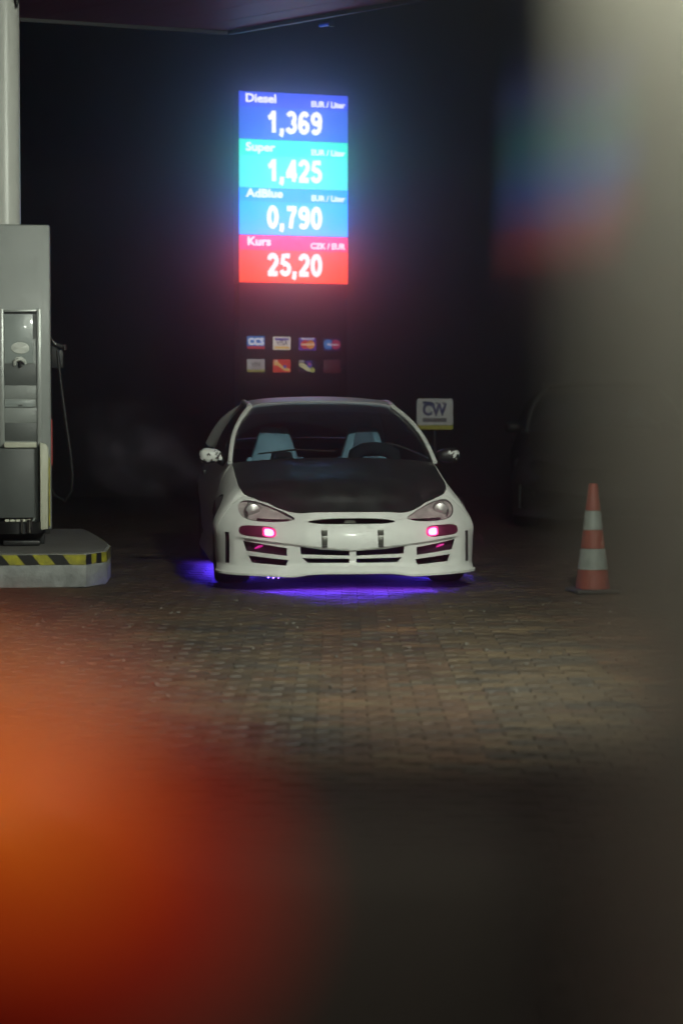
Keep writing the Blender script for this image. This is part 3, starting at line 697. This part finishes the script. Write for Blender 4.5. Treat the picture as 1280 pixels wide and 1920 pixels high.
    # lamps
    for s in (-1, 1):
        P = HL if s > 0 else mir(HL)
        hl = conf_sheet('headlight', P, .0, M['lens'], root, thick=.004)
        conf_sheet('reflector', [( (x - s * .58) * .98 + s * .58, (z - .51) * .97 + .51) for x, z in P], .030, M['reflector'], hl, thick=0, bulge=-.02)
        bm = bmesh.new(); lathe(bm, [(.001, .03), (.045, .02), (.055, 0), (.055, -.03)], 20, Matrix.Translation((s * .625, proj(s * .625, .515) + .035, .515)) @ Matrix.Rotation(R(90), 4, 'X')); obj('bowl', bm, M['silver'], hl, 40)
        bm = bmesh.new(); tube(bm, [(s * (.40 + .012 * k), proj(s * (.40 + .012 * k), .465) + .012, .462 - .0004 * k + .00004 * k * k) for k in range(18)], .008, 6); obj('chrome_edge', bm, M['chrome'], hl, 60)
        bm = bmesh.new(); tube(bm, [(s * .652, proj(.652, .56) + .010, .565), (s * .664, proj(.664, .53) + .008, .54), (s * .668, proj(.666, .50) + .008, .505), (s * .662, proj(.66, .48) + .008, .482)], [.005, .010, .010, .005], 6); obj('chrome_edge', bm, M['chrome'], hl, 60)
        P = IND if s > 0 else mir(IND)
        il = conf_sheet('indicator', P, .003, M['redlens'], root, thick=.006)
        bp = smoothpoly([(s * .508, .412), (s * .572, .417), (s * .578, .388), (s * .572, .362), (s * .508, .357), (s * .492, .385)], 3)
        conf_sheet('lit_lens', bp, -.004, M['pinkrim'], il, thick=.004)
        bp = smoothpoly([(s * .520, .404), (s * .560, .408), (s * .566, .388), (s * .560, .368), (s * .520, .366), (s * .508, .385)], 3)
        conf_sheet('bulb', bp, -.009, M['pink'], il, thick=.004)
        fg = conf_sheet('fog_lamp', FU if s > 0 else mir(FU), .05, mat('dark_fog_glass', (.045, .02, .035), .12, coat=.6, bump=.3, bscale=18), root, thick=.006)
        bm = bmesh.new(); x0 = s * .595; tube(bm, [(x0 - .03, proj(x0, .287) + .042, .276), (x0, proj(x0, .287) + .036, .290), (x0 + .028, proj(x0, .29) + .042, .297)], [.004, .009, .004], 8); obj('bulb', bm, M['magenta'], fg, 60)  # no bulb: glowing piece in place of the lens reflection
    # chrome plate brackets
    for x in (-.183, .183):
        br = empty('plate_bracket'); br.parent = root; br.location = (x, proj(x, .35), .35)
        for z0, z1, m, y in ((.018, .052, 'chrome', -.010), (.052, .058, 'offwhite', -.016), (.006, .016, 'offwhite', -.018), (-.045, .004, 'chrome', -.010), (-.058, -.047, 'plastic', -.012)):
            boxo('clip', (-.019, y, z0), (.017, .012, z1), M['clip'] if m == 'chrome' else M[m], br, .002)
    bm = bmesh.new(); prism(bm, [(-.05, .444), (.03, .444), (.022, .462), (-.04, .463)], 'y', .10, .106); obj('grille_badge', bm, M['clip'], root)
    # ---- fenders, doors, quarters, rear
    def cyl(x, y, z, r):
        b = bmesh.new(); lathe(b, [(r, -.4), (r, .4)], 40, Matrix.Translation((x, y, z)) @ Matrix.Rotation(R(90), 4, 'Y')); return obj('cutter', b, M['plastic'])
    FW, RW = .86, 3.22
    for s in (-1, 1):
        for nm, a, b, n, cy in (('front_fender', 6.03, 9.05, 36, FW), ('door', 9.08, 11.5, 24, None), ('rear_quarter', 11.53, 14.2, 36, RW)):
            bm = shell_grid(a, b, n, s); orient(bm)
            o = raw_obj(nm, bm, [M['white'], M['plastic']], root); so = o.modifiers.new('s', 'SOLIDIFY'); so.thickness = .022; so.offset = -1; bake(o)
            if cy: cut(o, [cyl(s * .85, cy, .295, .312)])
            o.data.polygons.foreach_set('use_smooth', [True] * len(o.data.polygons)); o.data.set_sharp_from_angle(angle=R(35))
            if nm == 'door':
                bm = bmesh.new(); box(bm, (s * .86 - .012, 2.1, .70), (s * .86 + .012, 2.26, .735)); obj('door_handle', bm, M['plastic'], o, None, .006)
        # side skirt
        bm = bmesh.new(); prism(bm, [(s * .79, .118), (s * .862, .118), (s * .866, .15), (s * .84, .235), (s * .79, .235)], 'y', 1.16, 2.88); obj('side_skirt', bm, M['white'], root, None, .012)
        # wheels
        for y in (FW, RW):
            wl = empty('wheel', (s * (.735 if y < 2 else .725), y, .296)); wl.parent = root; Rm = Matrix.Rotation(R(90), 4, 'Y')
            bm = bmesh.new(); lathe(bm, [(.20, -.105), (.272, -.115), (.290, -.095), (.296, -.06), (.296, .06), (.290, .095), (.272, .115), (.20, .105)], 48, Rm, False); obj('tyre', bm, M['rubber'], wl, 40)
            bm = bmesh.new(); lathe(bm, [(.205, -.104), (.19, -.09), (.19, .09), (.205, .104)], 36, Rm, False); lathe(bm, [(.001, s * .07), (.05, s * .075), (.052, s * .04)], 20, Rm)
            for k in range(5):
                box(bm, (-.022, .03, s * .05 - .012), (.022, .195, s * .05 + .02), Rm @ Matrix.Rotation(k * 2 * math.pi / 5, 4, 'Z'))
            obj('rim', bm, M['trim'], wl, 40)
    bm = shell_grid(14.23, 16.0, 14, 1); bm2 = shell_grid(14.23, 16.0, 14, -1)
    tmp = bpy.data.meshes.new('t'); bm2.to_mesh(tmp); bm2.free(); bm.from_mesh(tmp); bpy.data.meshes.remove(tmp); bmesh.ops.remove_doubles(bm, verts=bm.verts, dist=.001); orient(bm)
    o = raw_obj('rear_bumper', bm, M['white'], root); so = o.modifiers.new('s', 'SOLIDIFY'); so.thickness = .022; so.offset = -1; bake(o); o.data.polygons.foreach_set('use_smooth', [True] * len(o.data.polygons))
    for s in (-1, 1):
        bm = bmesh.new(); box(bm, (s * .6 - .15, 3.99, .62), (s * .6 + .13, 4.05, .76)); obj('tail_lamp', bm, M['redlens'], root, None, .015)
    # ---- Coons patches
    def coons(A, B, Cc, D, n, m, crown=0, crown2=0, flat=1.0):
        """A front curve, B back curve (u), C left, D right (v): callables 0..1"""
        g = []
        for j in range(m + 1):
            v = j / m; row = []
            for i in range(n + 1):
                u = i / n
                p = A(u) * (1 - v) + B(u) * v + Cc(v) * (1 - u) + D(v) * u - (A(0) * (1 - u) * (1 - v) + A(1) * u * (1 - v) + B(0) * (1 - u) * v + B(1) * u * v)
                p = p + Vector((0, 0, crown * (math.sin(math.pi * u) ** .8) * math.sin(math.pi * min(1, v)) + crown2 * math.sin(math.pi * u) * v * (1 - v) * 0))
                row.append(p)
            g.append(row)
        return g
    def gridbm(g):
        bm = bmesh.new(); vs = [[bm.verts.new(p) for p in r] for r in g]
        for a, b in zip(vs, vs[1:]):
            for k in range(len(a) - 1): bm.faces.new((a[k], a[k + 1], b[k + 1], b[k]))
        return bm
    def sheet(name, g, m, thick=.02, up=True, parent=root):
        bm = gridbm(g); orient(bm, Vector((0, 2, .3)))
        o = raw_obj(name, bm, m, parent); so = o.modifiers.new('s', 'SOLIDIFY'); so.thickness = thick; so.offset = -1; bake(o)
        o.data.polygons.foreach_set('use_smooth', [True] * len(o.data.polygons)); o.data.set_sharp_from_angle(angle=R(45)); return o
    SH = 5.7; SC = 9.0   # hood corner and cowl on the perimeter
    def top(s):
        p = shell_pt(abs(s), 1.0, .004); p.z += .004
        if s < 0: p.x = -p.x
        return p
    cowl_r = top(SC)
    def cowl(u):
        x = (2 * u - 1); return Vector((x * cowl_r.x, cowl_r.y - .16 * (1 - x * x), cowl_r.z + .045 * (1 - x * x) ** .7))
    hood = coons(lambda u: top((2 * u - 1) * SH), cowl, lambda v: top(-(SH + (SC - SH) * v)), lambda v: top(SH + (SC - SH) * v), 36, 26, .055)
    # two shallow ridges pressed into the bonnet
    for row in hood:
        for p in row:
            p.z += .010 * math.exp(-((abs(p.x) - .34) / .06) ** 2) * max(0, min(1, (p.y - .15) * 3)) * max(0, min(1, (1.1 - p.y) * 3))
    sheet('bonnet', hood, M['carbon'], .018)
    # greenhouse
    hx, hy, hz = .515, 2.02, 1.198
    def header(u):
        x = 2 * u - 1; return Vector((x * hx, hy - .10 * (1 - x * x), hz + .036 * (1 - x * x) ** .6))
    def apil(s):
        a = cowl(0 if s < 0 else 1) + Vector((0, .02, .0)); b = header(0 if s < 0 else 1)
        def f(v):
            p = a * (1 - v) + b * v; k = math.sin(math.pi * v); return p + Vector((s * .036 * k, 0, .028 * k))
        return f
    aL, aR = apil(-1), apil(1)
    def cowl2(u): return cowl(u) + Vector((0, .02, .0))
    ws = coons(cowl2, header, aL, aR, 24, 16)
    for j, r in enumerate(ws):
        for i, p in enumerate(r): p.y -= .05 * math.sin(math.pi * i / 24) * math.sin(math.pi * j / 16)
    sheet('windscreen', ws, M['glass'], .006)
    n0 = 13
    band = [[p + Vector((0, .008, .0)) for p in r] for r in ws[n0:]]
    sheet('sun_strip', [[p + Vector((0, .002, -.010)) for p in r] for r in ws[n0:]], mat('dark_sun_strip', (.010, .010, .014), .3), .003)
    for s in (-1, 1):
        f = apil(s); bm = bmesh.new(); pts = [f(k / 14) + Vector((s * .012, -.004, .006)) for k in range(15)]
        tube(bm, pts, [.017] * 10 + [.018, .020, .021, .02, .018], 10, True, (1, .8)); obj('windscreen_pillar', bm, M['white'], root, 60)
    # roof
    ry = 2.95
    def rear(u):
        x = 2 * u - 1; return Vector((x * .50, ry + .05 * (1 - x * x), 1.215 + .036 * (1 - x * x) ** .6))
    def rail(s):
        a = header(0 if s < 0 else 1); b = rear(0 if s < 0 else 1)
        return lambda v: a * (1 - v) + b * v + Vector((s * .02 * math.sin(math.pi * v), 0, .022 * math.sin(math.pi * v)))
    roof = coons(header, rear, rail(-1), rail(1), 24, 60, .004)
    for row in roof:
        for p in row: p.z += .006 * (1 - math.exp(-max(0, p.y - header(min(1, max(0, (p.x / hx + 1) / 2))).y) / .03)) - .012 * max(0, p.y - 2.1)
    sheet('roof', [[p + Vector((0, 0, .010)) for p in r] for r in roof], M['roofblack'], .03)
    for s in (-1, 1):
        f = rail(s); bm = bmesh.new(); tube(bm, [f(k / 12) + Vector((s * .014, 0, .004)) for k in range(13)], .024, 10); obj('roof_rail', bm, M['roofblack'], root, 60)
        # belt line, side glass, quarter pillar
        def belt(v, s=s):
            p = top(9.15 + (13.4 - 9.15) * v); p.x *= s; return p
        f2 = rail(s); fa = apil(s)
        def upper(v):
            return fa(v / .3 * .96 + .02) if v < .3 else f2((v - .3) / .7)
        g = []
        for j in range(9):
            t = j / 8; row = []
            for i in range(31):
                v = i / 30; a = belt(min(1, v * 1.0)); b = upper(v); p = a * (1 - t) + b * t; p.x += s * .03 * math.sin(math.pi * t); row.append(p)
            g.append(row)
        sheet('side_window', g, M['smoked'], .005)
        bm = bmesh.new(); a, b = f2(1.0), belt(1.0); tube(bm, [a + (b - a) * k / 8 + Vector((s * .03 * math.sin(math.pi * k / 8), .0, .02 * math.sin(math.pi * k / 8))) for k in range(9)], [.04, .05, .06, .07, .08, .09, .10, .11, .12], 10, True, (1, .5)); obj('rear_pillar', bm, M['white'], root, 60)
    def deck(u):
        x = 2 * u - 1; p = top(13.4); return Vector((x * p.x, p.y + .25 * (1 - x * x), p.z + .03 * (1 - x * x)))
    rg = coons(rear, deck, lambda v: rear(0) * (1 - v) + deck(0) * v, lambda v: rear(1) * (1 - v) + deck(1) * v, 16, 10)
    sheet('rear_window', rg, M['glass'], .005)
    def tail(u):
        s = 16 - 2.6 * (2 * u - 1) if u >= .5 else 16 - 2.6 * (1 - 2 * u); p = top(s); p.x = p.x if u >= .5 else -p.x; return p
    sheet('boot_lid', coons(deck, tail, lambda v: deck(0), lambda v: deck(1), 16, 8, .01), M['white'], .015)
    # ---- underside, cabin
    bm = bmesh.new(); box(bm, (-.62, .30, .15), (.62, 3.9, .19)); box(bm, (-.815, 1.16, .151), (-.621, 2.88, .189)); box(bm, (.621, 1.16, .151), (.815, 2.88, .189)); obj('floor_pan', bm, M['void'], root)
    boxo('bulkhead', (-.60, 1.16, .192), (.60, 1.20, .73), M['void'], root); boxo('rear_bulkhead', (-.74, 3.55, .30), (.74, 3.6, .86), M['void'], root); boxo('radiator', (-.56, .56, .35), (.56, .60, .50), M['void'], root)
    bm = bmesh.new(); prism(bm, [(1.22, .60), (1.22, .755), (1.45, .80), (1.62, .80), (1.66, .74), (1.62, .55)], 'x', -.70, .70); ds = obj('dashboard', bm, M['fabric'], root, None, .02)
    bm = bmesh.new()
    tube(bm, [(.34 + dx, 1.60, .80 + dz) for dx, dz in ((-.15, .0), (-.14, .06), (-.08, .092), (0, .098), (.08, .092), (.14, .06), (.15, 0))], .05, 8); obj('binnacle', bm, M['fabric'], ds, 60)
    bm = bmesh.new(); tube(bm, [(-.33 + dx, 1.58, .80 + dz) for dx, dz in ((-.06, .0), (-.05, .05), (0, .058), (.05, .05), (.06, 0))], .03, 8); obj('gauge_pod', bm, M['fabric'], ds, 60)
    sw = empty('steering_wheel', (.35, 1.72, .76)); sw.parent = root; sw.rotation_euler = (R(65), 0, 0)
    bm = bmesh.new(); ring = [(.18 * math.cos(k / 28 * 2 * math.pi), .18 * math.sin(k / 28 * 2 * math.pi), 0) for k in range(29)]; tube(bm, ring, .014, 8, False); obj('rim', bm, M['fabric'], sw, 60)
    bm = bmesh.new()
    for a in (0, 2.1, 4.2): tube(bm, [(0, 0, -.02), (.17 * math.cos(a + .5), .17 * math.sin(a + .5), 0)], .014, 6)
    lathe(bm, [(.05, -.03), (.05, .01), (.03, .02)], 16); obj('spoke', bm, M['plastic'], sw, 60)
    for s in (-1, 1):
        st = empty('seat', (s * .335, 2.12, .25)); st.parent = root
        def zz(v): return v - .25
        out = [(-.235, .60), (-.21, .70), (-.185, .80), (-.14, .93), (-.105, 1.035), (-.085, 1.055), (.085, 1.055), (.105, 1.035), (.14, .93), (.185, .80), (.21, .70), (.235, .60), (.23, .30), (-.23, .30)]
        bm = bmesh.new(); vs = prism(bm, [(x, zz(z)) for x, z in out], 'y', -.05, .06)
        for v in vs: v.co.y += (v.co.z - .3) * .22
        obj('backrest', bm, M['seat'], st, None, .028)
        bm = bmesh.new(); vs = prism(bm, [(x * .58, zz(z)) for x, z in out[1:11]] + [(.13, zz(.62)), (-.13, zz(.62))], 'y', -.068, -.052)
        for v in vs: v.co.y += (v.co.z - .3) * .22
        if s > 0: obj('centre_pad', bm, M['seatdark'], st, None, .006)
        else: bm.free()
        bm = bmesh.new(); box(bm, (-.23, -.48, .02), (.23, -.02, .17)); obj('cushion', bm, M['fabric'], st, None, .04)
        for q in (-1, 1):
            bm = bmesh.new(); vs = prism(bm, [(q * .17, zz(.60)), (q * .245, zz(.60)), (q * .215, zz(.83)), (q * .165, zz(.83))], 'y', -.13, -.04)
            for v in vs: v.co.y += (v.co.z - .3) * .22
            obj('bolster', bm, M['seat'], st, None, .02)
    bm = bmesh.new(); box(bm, (-.10, 1.90, 1.10), (.10, 1.925, 1.155)); obj('cabin_mirror', bm, M['plastic'], root, None, .012)
    # wiper
    bm = bmesh.new(); a = ws[1][3] + Vector((0, -.02, .014)); b = ws[1][12] + Vector((0, -.03, .012)); tube(bm, [a, (a + b) / 2 + Vector((0, -.014, .022)), b], [.005, .008, .008], 6); obj('wiper', bm, M['plastic'], root, 60)
    # mirrors
    for s in (-1, 1):
        mr = empty('door_mirror', (s * .845, 1.42, .855)); mr.parent = root
        def lump(nm, m, sx_, sy_, sz_, cen=(0, 0, 0), seed=0, keep=None, par=mr):
            bm = bmesh.new(); bmesh.ops.create_icosphere(bm, subdivisions=4, radius=1)
            for v in bm.verts:
                c = v.co; e = 2.6; l = (abs(c.x) ** e + abs(c.y) ** e + abs(c.z) ** e) ** (1 / e); c /= l
                c.x *= sx_; c.y *= sy_ if c.y < 0 else sy_ * .7; c.z *= sz_ * (1 - .22 * (s * c.x / sx_) * (-1)); v.co = c + Vector(cen)
            if keep:
                bmesh.ops.delete(bm, geom=[f for f in bm.faces if not keep(f.calc_center_median())], context='FACES')
            return obj(nm, bm, m, par, 60)
        lump('housing', M['plastic'], .085, .075, .052)
        def keepf(c, s=s):
            x, z = c.x * s, c.z; nz = .018 * math.sin(c.x * 120 + c.z * 60) + .012 * math.sin(c.x * 230 - c.z * 190)
            if c.y > -.01: return False
            if s < 0: return (-.045 < x + nz < .083 and -.036 < z + nz * .7) and not (abs(x - .02) < .008 and abs(z - .012) < .008)
            return (x + nz > .012 and -.004 + nz < z < .034 and x < .082)
        lump('flaked_paint', M['white'], .0865, .077, .0535, keep=keepf)
        if s < 0:
            bm = bmesh.new(); box(bm, (.048, -.078, -.03), (.075, -.05, -.002)); obj('paint_flake', bm, M['white'], mr, None, .006)
        bm = bmesh.new(); tube(bm, [(-s * .06, .02, -.03), (-s * .13, .05, -.06)], [.03, .035], 8); obj('arm', bm, M['plastic'], mr, 60)
    return root
M['clip'] = mat('dull_chrome_clip', (.22, .23, .20), .35, .7, noise=.5, nscale=60)
M['seatdark'] = mat('slate_seat_pad', (.16, .19, .23), .7)
YAW = R(6.4)
CARD = 13.78
car = empty('parked_car', (at(662, 1000, CARD).x, CARD, 0), YAW, 'white lowered coupe with black bonnet, pink front lamps and violet glow underneath', 'car', 'parked cars')
build_car(car)
# violet strips under the sills and nose of the white car only
def strip(lo, hi, nm='underglow_strip'):
    return boxo(nm, lo, hi, M['led'], car)
boxo('underglow_strip', (-.56, .150, .132), (.56, .165, .136), mat('violet_nose_led', (.2, .1, .8), .4, emit=(.13, .04, 1.0), estr=460 * GLOW_K), car)
boxo('glow_blocker', (-.62, .125, .138), (.62, .30, .146), M['void'], car)  # added unseen plate, keeps violet light out of the bumper openings
for s in (-1, 1): strip((s * .76 - .008, 1.22, .138), (s * .76 + .008, 2.85, .144))
for k in range(4):
    bm = bmesh.new(); bmesh.ops.create_icosphere(bm, subdivisions=2, radius=.0075, matrix=Matrix.Translation((-.535 + k * .033, .20, .088 - .003 * math.sin(k * 1.05) ))); obj('led_chip', bm, M['leddot'], car, 60)
boxo('led_bar', (-.555, .203, .082), (-.415, .215, .12), M['plastic'], car)

# ------------------------------------------------------------------ second, dark car beyond the cone
def copy_tree(o, parent, swap, skip):
    c = o.copy(); COL.objects.link(c); c.parent = parent
    for sl in c.material_slots:
        if sl.material and sl.material in swap:
            m = swap[sl.material]; sl.link = 'OBJECT'; sl.material = m
    for ch in [x for x in o.children]:
        nm = ch.name.split('.')[0]
        if nm in skip: continue
        copy_tree(ch, c, swap if nm != 'windscreen_pillar' else {M['white']: M['pumpdark']}, skip)  # lighter pillar colour stands in for the highlight along the dark roofline
    return c
darkp = mat('dark_car_paint', (.012, .012, .010), .55, spec=.2)
offlens = mat('unlit_lens', (.05, .03, .02), .2)
car2 = copy_tree(car, None, {M['white']: darkp, M['carbon']: darkp, M['seat']: M['fabric'], M['roofblack']: darkp, M['clip']: darkp, M['pink']: offlens, M['pinkrim']: offlens, M['magenta']: offlens}, {'headlight', 'indicator', 'fog_lamp', 'underglow_strip', 'glow_blocker', 'led_chip', 'led_bar', 'flaked_paint', 'paint_flake', 'plate_bracket'})
car2['label'] = 'dark car parked in shadow beyond the traffic cone'
car2.location = (at(1150, 900, 20.6).x, 20.6, 0); car2.rotation_euler = (0, 0, R(-4)); car2.scale = (1.12, 1.12, 1.16)

# ------------------------------------------------------------------ foreground: column close on the right, barrier and warning lamp
PHI = .038; ca = .0387
fc = empty('canopy_column', (ca, 0, 0), -PHI, 'cream square column carrying a dark glossy panel, blurred close on the right', 'column')
bm = bmesh.new(); box(bm, (0, -.30, 0), (.42, .432, 4.497)); obj('cladding', bm, M['foreground'], fc, None, .004)
bm = bmesh.new(); box(bm, (0, .434, 1.226), (.42, .65, 1.62)); obj('gloss_panel', bm, M['gloss'], fc, None, .004)
bm = bmesh.new(); box(bm, (-.012, -.32, 0), (.44, .452, .15)); obj('base_plate', bm, M['dark'], fc)
cl2 = empty('added_column_lamp', (0, 0, 0), -PHI, 'added lamp above the view, brightening the top of the near cream column', 'lamp')  # invented fixture, added so the near column fades from bright to dark
cl2.location = (ca, 0, 0)
bm = bmesh.new(); box(bm, (-.075, .30, 1.355), (-.0005, .43, 1.45)); obj('added_lamp_body', bm, M['dark'], cl2, None, .008)
bm = bmesh.new(); lathe(bm, [(.030, 0), (.030, -.008), (.02, -.012), (.001, -.013)], 20, Matrix.Translation((-.035, .37, 1.354))); obj('added_lamp_glass', bm, M['lampglass'], cl2, 40)
L = bpy.data.lights.new('bulb', 'POINT'); L.energy = ADDED_LAMP_W; L.color = (1.0, 1.0, .82); L.shadow_soft_size = .008  # light of the added fixture, grades the column downwards
lo = bpy.data.objects.new('bulb', L); COL.objects.link(lo); lo.parent = cl2; lo.location = (-.035, .37, 1.328)

bar = empty('road_barrier', (-.42, .455, 0), 0, 'dark board barrier close to the camera along the bottom, blurred', 'barrier')
bm = bmesh.new(); box(bm, (-.62, -.012, .80), (.470, .012, 1.117)); obj('board', bm, M['plank'], bar, None, .006)
for x in (-.5, .36):
    bm = bmesh.new(); box(bm, (x - .02, .013, .03), (x + .02, .05, 1.06)); obj('post', bm, M['dark'], bar, None, .003)
    bm = bmesh.new(); box(bm, (x - .04, -.25, .004), (x + .04, .30, .03)); obj('foot', bm, M['rubber'], bar, None, .008)
wl = empty('warning_lamp', at(5, 1612, .395), 0, 'glowing amber warning lamp with a red rim, blurred at the lower left', 'lamp')
def dome(nm, rx, rz_, d, m, y0, off=(0, 0)):
    bm = bmesh.new(); lathe(bm, [(.001, d)] + [(math.sin(a), d * math.cos(a)) for a in (.3, .6, .9, 1.2, 1.45, 1.57)] + [(1.0, -.006)], 36, Matrix.Translation((off[0], y0, off[1])) @ Matrix.Rotation(R(90), 4, 'X') @ Matrix.Diagonal((rx, rz_, 1, 1)))
    return obj(nm, bm, m, wl, 50)
dome('red_rim', .049, .033, .008, mat('red_lens_glow', (.4, .03, .01), .3, emit=(1, .055, .018), estr=.125), 0, (.0, .0))
dome('amber_lens', .031, .0195, .011, mat('amber_lens_glow', (.6, .2, .02), .3, emit=(1, .14, .010), estr=.32), -.006, (-.012, .009))
bm = bmesh.new(); box(bm, (-.10, .004, -.07), (.03, .04, .02)); obj('battery_box', bm, M['plastic'], wl, None, .01)
wl.rotation_euler = (0, R(20), 0)

# ------------------------------------------------------------------ exhaust steam and added lens glow
def vol(name, dens, col, aniso, noise=None):
    m = bpy.data.materials.new(name); m.use_nodes = True; nt = m.node_tree; nt.nodes.clear()
    o = nt.nodes.new('ShaderNodeOutputMaterial'); v = nt.nodes.new('ShaderNodeVolumePrincipled'); v.inputs['Color'].default_value = (*col, 1); v.inputs['Anisotropy'].default_value = aniso; v.inputs['Density'].default_value = dens
    nt.links.new(v.outputs[0], o.inputs['Volume'])
    if noise:
        tc = nt.nodes.new('ShaderNodeTexCoord'); n = nt.nodes.new('ShaderNodeTexNoise'); n.inputs['Scale'].default_value = noise; n.inputs['Detail'].default_value = 3
        ln = nt.nodes.new('ShaderNodeVectorMath'); ln.operation = 'LENGTH'; nt.links.new(tc.outputs['Object'], ln.inputs[0])
        fall = nt.nodes.new('ShaderNodeMapRange'); fall.inputs[1].default_value = .35; fall.inputs[2].default_value = 1.0; fall.inputs[3].default_value = 1; fall.inputs[4].default_value = 0; nt.links.new(ln.outputs['Value'], fall.inputs[0])
        nr = nt.nodes.new('ShaderNodeMapRange'); nr.inputs[1].default_value = .44; nr.inputs[2].default_value = .70; nr.inputs[3].default_value = 0; nr.inputs[4].default_value = dens; nt.links.new(n.outputs['Fac'], nr.inputs[0])
        nt.links.new(tc.outputs['Object'], n.inputs['Vector'])
        mu = nt.nodes.new('ShaderNodeMath'); mu.operation = 'MULTIPLY'; nt.links.new(fall.outputs[0], mu.inputs[0]); nt.links.new(nr.outputs[0], mu.inputs[1]); nt.links.new(mu.outputs[0], v.inputs['Density'])
    return m
bm = bmesh.new(); bmesh.ops.create_icosphere(bm, subdivisions=3, radius=1)
stm = obj('exhaust_steam', bm, vol('steam', 1.1, (.9, .8, .95), 0, 2.2)); stm.location = at(265, 850, 19.0); stm.scale = (.75, .5, .48); stm.rotation_euler = (0, R(25), 0)  # purple of the surrounding light put into the steam colour
tag(stm, 'faint grey exhaust steam, tinted for the purple light, drifting left of the white car', 'steam', kind='stuff')
bm = bmesh.new(); box(bm, (-61, -31, -1), (61, 91, 8.0)); hz = obj('lens_glow', bm, vol('lens_glow_air', LENS_GLOW_D, (.97, .97, 1.0), .975)); tag(hz, kind='stuff')  # air volume added to stand in for lens glow and lifted blacks
